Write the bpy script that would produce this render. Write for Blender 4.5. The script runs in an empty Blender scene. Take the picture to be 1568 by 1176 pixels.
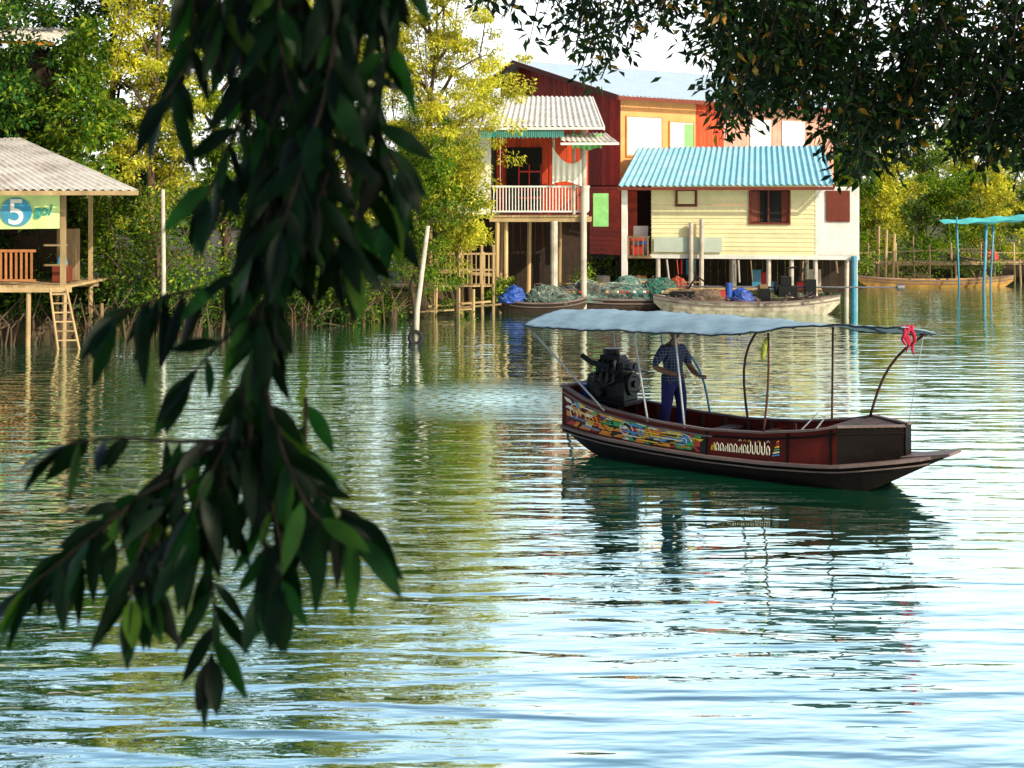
import bpy, math, random
import numpy as np
from mathutils import Vector, Matrix, noise as mnoise
random.seed(7)
scene = bpy.context.scene
COL = scene.collection
EYE = 4.4

# ------------------------------------------------------------------ helpers
def empty(name, loc=(0,0,0), rz=0.0):
    e = bpy.data.objects.new(name, None)
    e.empty_display_size = 0.3
    e.location = loc
    e.rotation_euler = (0,0,rz)
    COL.objects.link(e)
    return e

class MB:
    def __init__(s):
        s.v=[]; s.f=[]; s.m=[]
    def add(s, vs, fs, mi=0):
        o=len(s.v); s.v.extend([tuple(p) for p in vs])
        for f in fs:
            s.f.append([i+o for i in f]); s.m.append(mi)
    def box(s,x0,y0,z0,x1,y1,z1,mi=0):
        if x0>x1: x0,x1=x1,x0
        if y0>y1: y0,y1=y1,y0
        if z0>z1: z0,z1=z1,z0
        s.add([(x0,y0,z0),(x1,y0,z0),(x1,y1,z0),(x0,y1,z0),(x0,y0,z1),(x1,y0,z1),(x1,y1,z1),(x0,y1,z1)],
              [(0,3,2,1),(4,5,6,7),(0,1,5,4),(1,2,6,5),(2,3,7,6),(3,0,4,7)],mi)
    def beam(s,a,b,w,h,mi=0):
        a=Vector(a); b=Vector(b); d=(b-a).normalized()
        up=Vector((0,0,1)) if abs(d.z)<.95 else Vector((0,1,0))
        x=d.cross(up).normalized()*w/2; y=x.cross(d).normalized()*h/2
        vs=[a-x-y,a+x-y,a+x+y,a-x+y,b-x-y,b+x-y,b+x+y,b-x+y]
        s.add(vs,[(0,1,2,3),(7,6,5,4),(0,4,5,1),(1,5,6,2),(2,6,7,3),(3,7,4,0)],mi)
    def tube(s,pts,r,n=8,mi=0,cap=True):
        pts=[Vector(p) for p in pts]
        if not hasattr(r,'__len__'): r=[r]*len(pts)
        prev=None; vs=[]; fs=[]
        for i,p in enumerate(pts):
            if i==0: d=pts[1]-pts[0]
            elif i==len(pts)-1: d=pts[-1]-pts[-2]
            else: d=pts[i+1]-pts[i-1]
            d.normalize()
            if prev is None:
                up=Vector((0,0,1)) if abs(d.z)<.9 else Vector((1,0,0))
                x=d.cross(up).normalized()
            else:
                x=(prev-d*prev.dot(d)).normalized()
            prev=x; y=d.cross(x)
            for k in range(n):
                a=2*math.pi*k/n
                vs.append(p+(x*math.cos(a)+y*math.sin(a))*r[i])
        for i in range(len(pts)-1):
            for k in range(n):
                fs.append((i*n+k,i*n+(k+1)%n,(i+1)*n+(k+1)%n,(i+1)*n+k))
        if cap:
            fs.append(tuple(range(n-1,-1,-1))); fs.append(tuple((len(pts)-1)*n+k for k in range(n)))
        s.add(vs,fs,mi)
    def quad(s,a,b,c,d,mi=0): s.add([a,b,c,d],[(0,1,2,3)],mi)
    def sheet(s,A,B,C,D,nu,nv,fn=None,mi=0):
        A,B,C,D=[Vector(p) for p in (A,B,C,D)]
        n=(B-A).cross(D-A).normalized()
        vs=[];fs=[]
        for j in range(nv+1):
            for i in range(nu+1):
                u=i/nu; v=j/nv
                p=(A*(1-u)+B*u)*(1-v)+(D*(1-u)+C*u)*v
                if fn: p=p+n*fn(u,v)
                vs.append(p)
        for j in range(nv):
            for i in range(nu):
                a=j*(nu+1)+i
                fs.append((a,a+1,a+nu+2,a+nu+1))
        s.add(vs,fs,mi)
    def corr(s,A,B,C,D,pitch=.2,amp=.03,mi=0):
        L=(Vector(B)-Vector(A)).length
        k=L/pitch; nu=int(k*6)
        rows=3
        s.sheet(A,B,C,D,nu,rows*1,lambda u,v: amp*math.sin(u*k*2*math.pi)+.008*math.sin(u*17+v*9),mi)
    def obj(s,name,mats,parent=None,smooth=False,bevel=0,loc=None):
        me=bpy.data.meshes.new(name)
        me.from_pydata(s.v,[],s.f)
        if not isinstance(mats,(list,tuple)): mats=[mats]
        for m in mats: me.materials.append(m)
        me.polygons.foreach_set('material_index',s.m)
        if smooth: me.polygons.foreach_set('use_smooth',[True]*len(s.f))
        me.update()
        o=bpy.data.objects.new(name,me)
        COL.objects.link(o)
        if parent: o.parent=parent
        if loc: o.location=loc
        if bevel:
            b=o.modifiers.new('b','BEVEL'); b.width=bevel; b.segments=2; b.limit_method='ANGLE'
        return o

def vboards(b,P,u0,u1,z0,z1f,w=.16,ax=(1,0),n=(0,-1),mi=0,th=.03):
    u=u0
    while u<u1-.01:
        e=min(u+w,u1); off=random.uniform(0,.012)
        za=z1f(u) if callable(z1f) else z1f; zb=z1f(e) if callable(z1f) else z1f
        g=.006
        a0=(P[0]+ax[0]*(u+g)+n[0]*off, P[1]+ax[1]*(u+g)+n[1]*off)
        a1=(P[0]+ax[0]*(e-g)+n[0]*off, P[1]+ax[1]*(e-g)+n[1]*off)
        c0=(a0[0]-n[0]*th,a0[1]-n[1]*th); c1=(a1[0]-n[0]*th,a1[1]-n[1]*th)
        b.add([(*a0,z0),(*a1,z0),(*c1,z0),(*c0,z0),(*a0,za),(*a1,zb),(*c1,zb),(*c0,za)],
              [(0,3,2,1),(4,5,6,7),(0,1,5,4),(1,2,6,5),(2,3,7,6),(3,0,4,7)],mi)
        u=e
def hboards(b,P,u0,u1,z0,z1,w=.18,ax=(1,0),n=(0,-1),mi=0):
    z=z0
    while z<z1-.01:
        e=min(z+w,z1)
        def pt(u,o,zz): return (P[0]+ax[0]*u+n[0]*o,P[1]+ax[1]*u+n[1]*o,zz)
        o=.03
        b.add([pt(u0,o,z),pt(u1,o,z),pt(u1,.006,e),pt(u0,.006,e),pt(u0,-.02,z),pt(u1,-.02,z),pt(u1,-.02,e),pt(u0,-.02,e)],
              [(0,1,2,3),(7,6,5,4),(0,4,5,1),(3,2,6,7),(0,3,7,4),(1,5,6,2)],mi)
        z=e

# ------------------------------------------------------------------ materials
def NT(name):
    m=bpy.data.materials.new(name); m.use_nodes=True
    nt=m.node_tree; nt.nodes.clear()
    return m,nt
def N(nt,t,**k):
    n=nt.nodes.new(t)
    for a,v in k.items(): setattr(n,a,v)
    return n
def M(name,col,rough=.7,var=.2,scale=3.0,island=0.0,metal=0.0,bump=.1,dirt=None,dirtamt=.5,dirtscale=1.2,stretch=(1,1,1),spec=.4):
    m,nt=NT(name); L=nt.links
    out=N(nt,'ShaderNodeOutputMaterial'); p=N(nt,'ShaderNodeBsdfPrincipled')
    L.new(p.outputs[0],out.inputs[0])
    tc=N(nt,'ShaderNodeTexCoord'); mp=N(nt,'ShaderNodeMapping'); mp.inputs['Scale'].default_value=stretch
    L.new(tc.outputs['Object'],mp.inputs[0])
    no=N(nt,'ShaderNodeTexNoise'); no.inputs['Scale'].default_value=scale; no.inputs['Detail'].default_value=6; no.inputs['Roughness'].default_value=.65
    L.new(mp.outputs[0],no.inputs['Vector'])
    r=N(nt,'ShaderNodeValToRGB')
    r.color_ramp.elements[0].position=.3; r.color_ramp.elements[1].position=.72
    c=np.array(col)
    r.color_ramp.elements[0].color=(*np.clip(c*(1-var),0,1),1); r.color_ramp.elements[1].color=(*np.clip(c*(1+var),0,1),1)
    L.new(no.outputs[0],r.inputs[0])
    cur=r.outputs[0]
    if dirt is not None:
        n2=N(nt,'ShaderNodeTexNoise'); n2.inputs['Scale'].default_value=dirtscale; n2.inputs['Detail'].default_value=8; n2.inputs['Roughness'].default_value=.7
        L.new(mp.outputs[0],n2.inputs['Vector'])
        r2=N(nt,'ShaderNodeValToRGB'); r2.color_ramp.elements[0].position=.46; r2.color_ramp.elements[1].position=.66
        r2.color_ramp.elements[0].color=(0,0,0,1); r2.color_ramp.elements[1].color=(dirtamt,)*3+(1,)
        L.new(n2.outputs[0],r2.inputs[0])
        mx=N(nt,'ShaderNodeMix',data_type='RGBA'); L.new(r2.outputs[0],mx.inputs[0]); L.new(cur,mx.inputs[6]); mx.inputs[7].default_value=(*dirt,1)
        cur=mx.outputs[2]
    if island>0:
        g=N(nt,'ShaderNodeNewGeometry'); mr=N(nt,'ShaderNodeMapRange'); mr.inputs[3].default_value=1-island; mr.inputs[4].default_value=1+island
        L.new(g.outputs['Random Per Island'],mr.inputs[0])
        vm=N(nt,'ShaderNodeVectorMath',operation='SCALE'); L.new(cur,vm.inputs[0]); L.new(mr.outputs[0],vm.inputs['Scale'])
        cur=vm.outputs[0]
    L.new(cur,p.inputs['Base Color'])
    p.inputs['Roughness'].default_value=rough; p.inputs['Metallic'].default_value=metal
    p.inputs['Specular IOR Level'].default_value=spec
    if bump>0:
        b=N(nt,'ShaderNodeBump'); b.inputs['Strength'].default_value=bump; b.inputs['Distance'].default_value=.03
        L.new(no.outputs[0],b.inputs['Height']); L.new(b.outputs[0],p.inputs['Normal'])
    return m
def LEAF(name,cols,trans=.35,tcol=None,rough=.45,spec=.35,clump=.35,cscale=.5):
    m,nt=NT(name); L=nt.links
    out=N(nt,'ShaderNodeOutputMaterial'); p=N(nt,'ShaderNodeBsdfPrincipled'); t=N(nt,'ShaderNodeBsdfTranslucent'); mx=N(nt,'ShaderNodeMixShader')
    g=N(nt,'ShaderNodeNewGeometry'); r=N(nt,'ShaderNodeValToRGB')
    els=r.color_ramp.elements
    while len(els)<len(cols): els.new(.5)
    for i,(pos,c) in enumerate(cols):
        els[i].position=pos; els[i].color=(*c,1)
    L.new(g.outputs['Random Per Island'],r.inputs[0])
    tc=N(nt,'ShaderNodeTexCoord'); no=N(nt,'ShaderNodeTexNoise'); no.inputs['Scale'].default_value=cscale; no.inputs['Detail'].default_value=3
    L.new(tc.outputs['Object'],no.inputs['Vector'])
    mr=N(nt,'ShaderNodeMapRange'); mr.inputs[1].default_value=.35; mr.inputs[2].default_value=.65; mr.inputs[3].default_value=1-clump; mr.inputs[4].default_value=1+clump
    L.new(no.outputs[0],mr.inputs[0])
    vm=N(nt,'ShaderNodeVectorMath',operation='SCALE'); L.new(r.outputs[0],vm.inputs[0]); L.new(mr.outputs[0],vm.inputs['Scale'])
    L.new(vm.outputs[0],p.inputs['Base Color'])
    v2=N(nt,'ShaderNodeVectorMath',operation='MULTIPLY'); L.new(vm.outputs[0],v2.inputs[0]); v2.inputs[1].default_value=tcol or (1.6,1.5,.6)
    L.new(v2.outputs[0],t.inputs[0])
    p.inputs['Roughness'].default_value=rough; p.inputs['Specular IOR Level'].default_value=spec
    mx.inputs[0].default_value=trans
    L.new(p.outputs[0],mx.inputs[1]); L.new(t.outputs[0],mx.inputs[2]); L.new(mx.outputs[0],out.inputs[0])
    return m

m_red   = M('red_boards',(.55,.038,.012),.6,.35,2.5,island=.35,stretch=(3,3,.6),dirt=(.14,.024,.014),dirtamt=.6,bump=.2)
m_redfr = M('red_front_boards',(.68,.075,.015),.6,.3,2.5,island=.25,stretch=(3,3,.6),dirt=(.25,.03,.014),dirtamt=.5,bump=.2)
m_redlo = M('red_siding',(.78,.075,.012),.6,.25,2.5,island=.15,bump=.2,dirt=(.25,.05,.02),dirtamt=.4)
m_tan   = M('tan_paint',(.80,.37,.12),.7,.12,1.5,island=.05,dirt=(.45,.2,.10),dirtamt=.4)
m_pinkw = M('pinkish_wall',(.60,.30,.22),.7,.15,1.5,island=.12,dirt=(.35,.12,.08),dirtamt=.5)
m_white = M('white_paint',(.82,.80,.74),.6,.08,2,dirt=(.45,.38,.28),dirtamt=.35)
m_cream = M('cream_siding',(.86,.74,.42),.6,.07,2,island=.05,dirt=(.58,.45,.26),dirtamt=.35,bump=.05)
m_zinc  = M('zinc_roof',(.72,.68,.62),.5,.12,1.5,dirt=(.30,.21,.14),dirtamt=.6,stretch=(1,3,1),dirtscale=.8)
m_zincl = M('pale_roof',(.58,.72,.86),.5,.08,1.5,dirt=(.40,.48,.55),dirtamt=.4,stretch=(1,3,1))
m_blue  = M('blue_roof',(.26,.58,.70),.45,.15,1.5,dirt=(.55,.70,.72),dirtamt=.5,stretch=(1,3,1))
m_dark  = M('interior_shade',(.012,.011,.010),.9,.3,2)  # near-black colour painted in for the shade of unlit rooms
m_wood  = M('weathered_wood',(.22,.14,.07),.8,.3,4,island=.25,stretch=(1,1,.25),bump=.3)
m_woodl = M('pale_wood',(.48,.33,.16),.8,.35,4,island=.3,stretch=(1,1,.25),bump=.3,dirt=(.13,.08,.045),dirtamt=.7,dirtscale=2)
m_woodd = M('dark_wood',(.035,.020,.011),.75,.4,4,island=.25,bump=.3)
m_brown = M('brown_shutter',(.17,.032,.015),.6,.2,3,island=.1)
m_conc  = M('concrete_post',(.52,.46,.38),.85,.15,4,dirt=(.2,.17,.13),dirtamt=.6,bump=.2)
m_green = M('green_cloth',(.24,.55,.18),.8,.2,3)
m_teal  = M('teal_paint',(.03,.32,.28),.6,.2,3)
m_bluep = M('blue_pipe',(.04,.28,.46),.5,.2,4,dirt=(.2,.3,.3),dirtamt=.6)
m_cyan  = M('turquoise_net',(.10,.55,.55),.7,.2,4)
m_cloth = M('white_cloth',(.82,.76,.64),.9,.08,3)
m_metal = M('black_metal',(.006,.006,.007),.4,.4,8,metal=.2,bump=.15)
m_steel = M('steel',(.20,.20,.21),.45,.2,8,metal=.8)
m_pole  = M('grey_pole',(.33,.36,.38),.5,.2,6,bump=.1)
m_rust  = M('red_rust_pole',(.07,.02,.015),.6,.3,8)
m_hull  = M('hull_dark_wood',(.006,.0035,.003),.55,.5,5,stretch=(.3,1,1),bump=.3,spec=.12)
m_hullr = M('hull_red_wood',(.11,.010,.006),.5,.4,5,stretch=(.3,1,1),bump=.3,spec=.2)
m_rail  = M('hull_rail_wood',(.19,.13,.12),.6,.4,6,stretch=(.3,1,1),bump=.3,dirt=(.04,.025,.025),dirtamt=.8,dirtscale=3)
m_deck  = M('deck_wood',(.05,.025,.018),.7,.4,5,island=.3,bump=.3)
m_tarp  = M('canopy_tarp',(.24,.36,.44),.6,.12,2,dirt=(.13,.20,.27),dirtamt=.7,dirtscale=1.6)
m_tarpd = M('canopy_frame',(.02,.03,.05),.6,.2,3)
m_net   = M('fishing_net',(.06,.10,.085),.95,.6,14,bump=1.0,dirt=(.20,.24,.20),dirtamt=.8,dirtscale=6,spec=.1)
m_cord  = M('net_cord',(.26,.32,.27),.9,.4,8,island=.5,spec=.1)
m_blue2 = M('blue_tarp',(.02,.07,.34),.5,.3,5,bump=.4)
m_redp  = M('red_paint',(.50,.03,.02),.5,.2,4)
m_orng  = M('orange_paint',(.55,.22,.03),.6,.2,4)
m_pink  = M('pink_ribbon',(.42,.012,.05),.8,.3,9)
m_bark  = M('bark',(.10,.065,.04),.9,.35,6,stretch=(1,1,.3),bump=.6)
m_barkd = M('dark_bark',(.022,.015,.010),.9,.35,8,bump=.6)
m_tyre  = M('rubber',(.015,.015,.015),.8,.2,6)
m_white2= M('hull_white_paint',(.50,.44,.33),.7,.2,4,dirt=(.13,.09,.06),dirtamt=.8,dirtscale=2.2,bump=.3)

lf_dark = LEAF('leaf_deep_green',[(0,(.008,.036,.008)),(.5,(.025,.095,.014)),(.8,(.08,.18,.022)),(1,(.26,.32,.03))],.3,spec=.2,clump=.5)
lf_mid  = LEAF('leaf_green',[(0,(.02,.075,.010)),(.5,(.10,.22,.020)),(1,(.34,.40,.03))],.4,spec=.2,clump=.5)
lf_yel  = LEAF('leaf_yellow_green',[(0,(.20,.26,.02)),(.5,(.52,.52,.05)),(1,(.78,.70,.13))],.42,clump=.45,spec=.2,cscale=.8)
lf_near = LEAF('leaf_glossy',[(0,(.0015,.007,.003)),(.5,(.0025,.015,.005)),(.80,(.005,.030,.009)),(.92,(.015,.075,.014)),(1,(.06,.13,.014))],.24,tcol=(1.5,2.4,.5),rough=.40,spec=.15,clump=.3,cscale=9)  # brightest ramp stops paint a few leaves as if sunlit
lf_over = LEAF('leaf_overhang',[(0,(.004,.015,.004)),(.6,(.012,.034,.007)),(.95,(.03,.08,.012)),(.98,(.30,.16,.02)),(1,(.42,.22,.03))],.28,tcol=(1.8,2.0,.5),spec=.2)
lf_far  = LEAF('leaf_distant',[(0,(.09,.16,.05)),(1,(.28,.32,.11))],.3,cscale=.15)

# ------------------------------------------------------------------ world + sun
to_sun = Vector((.75*.84,-.66*.84,.54)).normalized()
elev = math.asin(to_sun.z); az = math.atan2(to_sun.x,to_sun.y)
w = bpy.data.worlds.new('World'); scene.world=w; w.use_nodes=True
nt=w.node_tree; nt.nodes.clear(); L=nt.links
wo=N(nt,'ShaderNodeOutputWorld'); bg=N(nt,'ShaderNodeBackground'); sky=N(nt,'ShaderNodeTexSky')
sky.sky_type='NISHITA'; sky.sun_disc=False; sky.sun_elevation=elev; sky.sun_rotation=az
sky.air_density=1.0; sky.dust_density=3.0; sky.ozone_density=1.0; sky.altitude=0
bg.inputs[1].default_value=.11
tc=N(nt,'ShaderNodeTexCoord'); sp=N(nt,'ShaderNodeSeparateXYZ'); L.new(tc.outputs['Generated'],sp.inputs[0])
hz=N(nt,'ShaderNodeValToRGB'); e=hz.color_ramp.elements
e[0].position=0; e[0].color=(1.0,.985,.97,1); e[1].position=1; e[1].color=(.04,.07,.12,1)
q=e.new(.18); q.color=(.98,1.0,1.0,1); q=e.new(.32); q.color=(.72,.88,1.0,1); q=e.new(.45); q.color=(.25,.38,.55,1); q=e.new(.6); q.color=(.08,.13,.2,1)
L.new(sp.outputs['Z'],hz.inputs[0])
my=N(nt,'ShaderNodeMapRange'); my.inputs[1].default_value=-.2; my.inputs[2].default_value=.7; my.inputs[3].default_value=.10; my.inputs[4].default_value=1.0
L.new(sp.outputs['Y'],my.inputs[0])
cn=N(nt,'ShaderNodeTexNoise'); cn.inputs['Scale'].default_value=2.2; cn.inputs['Detail'].default_value=5
mpc=N(nt,'ShaderNodeMapping'); mpc.inputs['Scale'].default_value=(1,1,3); L.new(tc.outputs['Generated'],mpc.inputs[0]); L.new(mpc.outputs[0],cn.inputs['Vector'])
mc=N(nt,'ShaderNodeMapRange'); mc.inputs[1].default_value=.35; mc.inputs[2].default_value=.65; mc.inputs[3].default_value=.85; mc.inputs[4].default_value=1.15; L.new(cn.outputs[0],mc.inputs[0])
mm=N(nt,'ShaderNodeMath',operation='MULTIPLY'); L.new(my.outputs[0],mm.inputs[0]); L.new(mc.outputs[0],mm.inputs[1])
m3=N(nt,'ShaderNodeMath',operation='MULTIPLY'); L.new(mm.outputs[0],m3.inputs[0]); m3.inputs[1].default_value=1.5/.11
sc_=N(nt,'ShaderNodeVectorMath',operation='SCALE'); L.new(hz.outputs[0],sc_.inputs[0]); L.new(m3.outputs[0],sc_.inputs['Scale'])
ad=N(nt,'ShaderNodeVectorMath',operation='ADD'); L.new(sky.outputs[0],ad.inputs[0]); L.new(sc_.outputs[0],ad.inputs[1])
L.new(ad.outputs[0],bg.inputs[0]); L.new(bg.outputs[0],wo.inputs[0])
sl=bpy.data.lights.new('sun','SUN'); sl.energy=5.0; sl.angle=math.radians(.53); sl.color=(1.0,.90,.70)
so=bpy.data.objects.new('sun',sl); COL.objects.link(so); so.rotation_euler=to_sun.to_track_quat('Z','Y').to_euler(); so.location=(30,-20,40)

# ------------------------------------------------------------------ camera
cd=bpy.data.cameras.new('camera'); cam=bpy.data.objects.new('camera',cd); COL.objects.link(cam)
cam.location=(0,0,EYE); cam.rotation_euler=(math.radians(90),0,0)
cd.lens=50; cd.sensor_width=36; cd.shift_y=-.1837; cd.clip_start=.05; cd.clip_end=5000
cd.dof.use_dof=True; cd.dof.focus_distance=26; cd.dof.aperture_fstop=5.6
scene.camera=cam

# ------------------------------------------------------------------ ground + water
bx=[-3000,-60,-20,-13,-9,-4,-1,5,12,14,17,40,100,3000]; by=[34,36,40,43.3,46,50,57,61,62,67,73,77,82,90]
def bank(x): return np.interp(x,bx,by)
def gh(x,y):
    n=.5*np.sin(x*1.3+np.sin(y*.9))*np.cos(y*1.1+.7*np.sin(x*.8))
    d=(y-bank(x)+n*.8)/2.2
    t=np.clip(d,0,1); t=t*t*(3-2*t)
    far=-1.3+t*(2.1+.25*n)+np.clip((y-bank(x))/40,0,1)*.6
    d2=np.clip((4.2-y+n*.4)/3,0,1); d2=d2*d2*(3-2*d2)
    return np.maximum(far,-1.3+d2*4.1)
xs=np.concatenate([[-3000,-1200,-500,-200,-100,-60],np.arange(-40,40.1,.8),[60,100,200,500,1200,3000]])
ys=np.concatenate([[-3000,-800,-200,-60,-20,-8],np.arange(-3,7,.8),[12,25,33],np.arange(36,86,.8),[100,130,200,400,900,3000]])
X,Y=np.meshgrid(xs,ys); Z=gh(X,Y)
g=MB(); nx=len(xs)
g.v=[(float(a),float(b),float(c)) for a,b,c in zip(X.ravel(),Y.ravel(),Z.ravel())]
for j in range(len(ys)-1):
    for i in range(nx-1):
        a=j*nx+i; g.f.append((a,a+1,a+nx+1,a+nx)); g.m.append(0)
m_ground=M('muddy_bank',(.07,.045,.022),.9,.4,1.2,dirt=(.05,.07,.015),dirtamt=.9,dirtscale=.6,bump=.6)
g.obj('ground',m_ground,smooth=True)

def water_mat():
    m,nt=NT('river_water'); L=nt.links
    out=N(nt,'ShaderNodeOutputMaterial')
    geo=N(nt,'ShaderNodeNewGeometry')
    def noise(sc,scale,detail,rot=0,dist=0.):
        mp=N(nt,'ShaderNodeMapping'); mp.inputs['Scale'].default_value=sc; mp.inputs['Rotation'].default_value=(0,0,rot)
        L.new(geo.outputs['Position'],mp.inputs[0])
        n=N(nt,'ShaderNodeTexNoise'); n.inputs['Scale'].default_value=scale; n.inputs['Detail'].default_value=detail; n.inputs['Distortion'].default_value=dist
        L.new(mp.outputs[0],n.inputs['Vector']); return n.outputs[0]
    a=noise((.34,1.45,1),1.7,.9,.05,.4)
    b=noise((.55,1.9,1),4.2,1.5,-.10,.3)
    c=noise((.16,.35,1),.9,1.0,.3)
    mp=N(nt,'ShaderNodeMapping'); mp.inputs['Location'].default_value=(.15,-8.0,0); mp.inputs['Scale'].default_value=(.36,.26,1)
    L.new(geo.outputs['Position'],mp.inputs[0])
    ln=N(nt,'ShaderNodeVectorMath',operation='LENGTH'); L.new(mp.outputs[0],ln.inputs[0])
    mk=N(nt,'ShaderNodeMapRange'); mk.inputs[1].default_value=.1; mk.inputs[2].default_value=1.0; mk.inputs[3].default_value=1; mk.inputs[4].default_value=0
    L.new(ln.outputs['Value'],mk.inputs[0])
    def mul(x,k):
        q=N(nt,'ShaderNodeMath',operation='MULTIPLY')
        L.new(x,q.inputs[0])
        if isinstance(k,float): q.inputs[1].default_value=k
        else: L.new(k,q.inputs[1])
        return q.outputs[0]
    def add(x,y):
        q=N(nt,'ShaderNodeMath',operation='ADD'); L.new(x,q.inputs[0]); L.new(y,q.inputs[1]); return q.outputs[0]
    d=noise((1,1.8,1),5,3)
    h=add(add(mul(a,.038),mul(b,.0062)),add(mul(c,.024),mul(mul(d,.035),mk.outputs[0])))
    bp=N(nt,'ShaderNodeBump'); bp.inputs['Strength'].default_value=1; bp.inputs['Distance'].default_value=1.0
    L.new(h,bp.inputs['Height'])
    gl=N(nt,'ShaderNodeBsdfGlossy'); gl.inputs['Roughness'].default_value=.012; gl.inputs['Color'].default_value=(.88,1.0,.95,1)
    df=N(nt,'ShaderNodeBsdfDiffuse'); 
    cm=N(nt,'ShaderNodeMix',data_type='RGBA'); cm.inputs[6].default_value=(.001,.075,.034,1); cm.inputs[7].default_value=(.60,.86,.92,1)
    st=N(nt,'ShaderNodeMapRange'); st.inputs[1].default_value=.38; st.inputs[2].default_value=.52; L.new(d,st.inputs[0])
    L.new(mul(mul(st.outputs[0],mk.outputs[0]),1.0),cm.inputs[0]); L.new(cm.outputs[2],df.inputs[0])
    fr=N(nt,'ShaderNodeFresnel'); fr.inputs[0].default_value=1.33
    for s_ in (gl,df,fr): L.new(bp.outputs[0],s_.inputs['Normal'])
    mr=N(nt,'ShaderNodeMapRange'); mr.inputs[1].default_value=0; mr.inputs[2].default_value=.6; mr.inputs[3].default_value=.60; mr.inputs[4].default_value=.92
    L.new(fr.outputs[0],mr.inputs[0])
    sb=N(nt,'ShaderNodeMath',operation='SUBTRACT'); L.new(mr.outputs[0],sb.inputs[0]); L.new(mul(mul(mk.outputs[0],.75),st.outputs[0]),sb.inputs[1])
    mx=N(nt,'ShaderNodeMixShader'); L.new(sb.outputs[0],mx.inputs[0]); L.new(df.outputs[0],mx.inputs[1]); L.new(gl.outputs[0],mx.inputs[2])
    L.new(mx.outputs[0],out.inputs[0])
    return m
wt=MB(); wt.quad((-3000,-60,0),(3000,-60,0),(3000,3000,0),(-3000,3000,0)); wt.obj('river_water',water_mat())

# ------------------------------------------------------------------ foliage
def leaf_obj(name,C,D,Nn,Ls,Ws,mat,parent=None):
    n=len(C)
    D=D/np.linalg.norm(D,axis=1,keepdims=True)
    S=np.cross(D,Nn); S/= (np.linalg.norm(S,axis=1,keepdims=True)+1e-9)
    Up=np.cross(S,D)
    Ls=Ls[:,None]; Ws=Ws[:,None]
    v=np.empty((n,4,3))
    v[:,0]=C; v[:,1]=C+D*Ls*.45+S*Ws*.5+Up*Ws*.15; v[:,2]=C+D*Ls-Up*Ls*.1; v[:,3]=C+D*Ls*.45-S*Ws*.5+Up*Ws*.15
    me=bpy.data.meshes.new(name)
    me.vertices.add(n*4); me.vertices.foreach_set('co',v.ravel())
    me.loops.add(n*4); me.loops.foreach_set('vertex_index',np.arange(n*4,dtype=np.int32))
    me.polygons.add(n); me.polygons.foreach_set('loop_start',np.arange(0,n*4,4,dtype=np.int32)); me.polygons.foreach_set('loop_total',np.full(n,4,dtype=np.int32))
    me.materials.append(mat); me.update(calc_edges=True); me.validate()
    o=bpy.data.objects.new(name,me); COL.objects.link(o)
    if parent: o.parent=parent
    return o

def tree(name,loc,H,R,z0,seed,leaf,ncl=160,nl=110,L=.22,W=.10,clr=.42,lobes=9,tr=.16,droop=.2,flat=.75,bark=None,lean=(0,0)):
    rng=np.random.default_rng(seed)
    e=empty(name,loc)
    bark=bark or m_bark
    b=MB()
    top=np.array([lean[0]+rng.normal(0,.3),lean[1]+rng.normal(0,.2),H*.86])
    pts=[np.array([0,0,-.6])]
    for k in range(1,7):
        t=k/6; pts.append(top*t+np.array([rng.normal(0,.12),rng.normal(0,.12),0])*(t<1))
    b.tube(pts,[tr*(1.25-1.1*k/6) for k in range(7)],8)
    cz=(z0+H)/2; hz=(H-z0)/2
    lc=[]
    for k in range(lobes):
        a=2*math.pi*(k*.618)+rng.uniform(-.3,.3); zz=-1+2*(k+.5)/lobes
        rr=math.sqrt(max(.05,1-zz*zz))*rng.uniform(.5,.95)
        c=np.array([math.cos(a)*rr*R[0],math.sin(a)*rr*R[1],cz+zz*hz*.85])+np.array([lean[0],lean[1],0])*.7
        lc.append(c)
        s=np.array([top[0],top[1],0])*max(.15,(c[2]-z0*.6)/H)*.9+np.array([0,0,max(z0*.5,c[2]-abs(rr*R[0])*.8-.4)])
        mid=(s+c)/2+np.array([0,0,.15*rr*R[0]])+rng.normal(0,.15,3)
        b.tube([s,mid,c],[tr*.5,tr*.33,tr*.12],6)
    lc=np.array(lc)
    idx=rng.integers(0,lobes,ncl)
    sc=np.array([R[0],R[1],hz])*np.array([.30,.30,.26])
    cc=lc[idx]+rng.normal(0,1,(ncl,3))*sc
    for k in range(0,ncl,3):
        c0=lc[idx[k]]; b.tube([c0,(c0+cc[k])/2+rng.normal(0,.08,3),cc[k]],[tr*.16,tr*.1,.012],4,cap=False)
    b.obj('trunk_and_limbs',bark,e,smooth=True)
    cr=rng.uniform(.5,1.25,ncl)*clr
    ii=np.repeat(np.arange(ncl),nl)
    n=len(ii)
    off=rng.normal(0,1,(n,3)); off/= (np.linalg.norm(off,axis=1,keepdims=True)); off*= (rng.uniform(0,1,(n,1))**.45)
    off*=np.array([1.25,1.25,flat])*cr[ii][:,None]
    C=cc[ii]+off
    D=off/ cr[ii][:,None]+rng.normal(0,.6,(n,3)); D[:,2]-=droop
    Nn=np.array([0,0,1.])+rng.normal(0,.55,(n,3))
    leaf_obj('crown',C,D,Nn,L*rng.uniform(.6,1.3,n),W*rng.uniform(.7,1.3,n),leaf,e)
    return e

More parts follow.
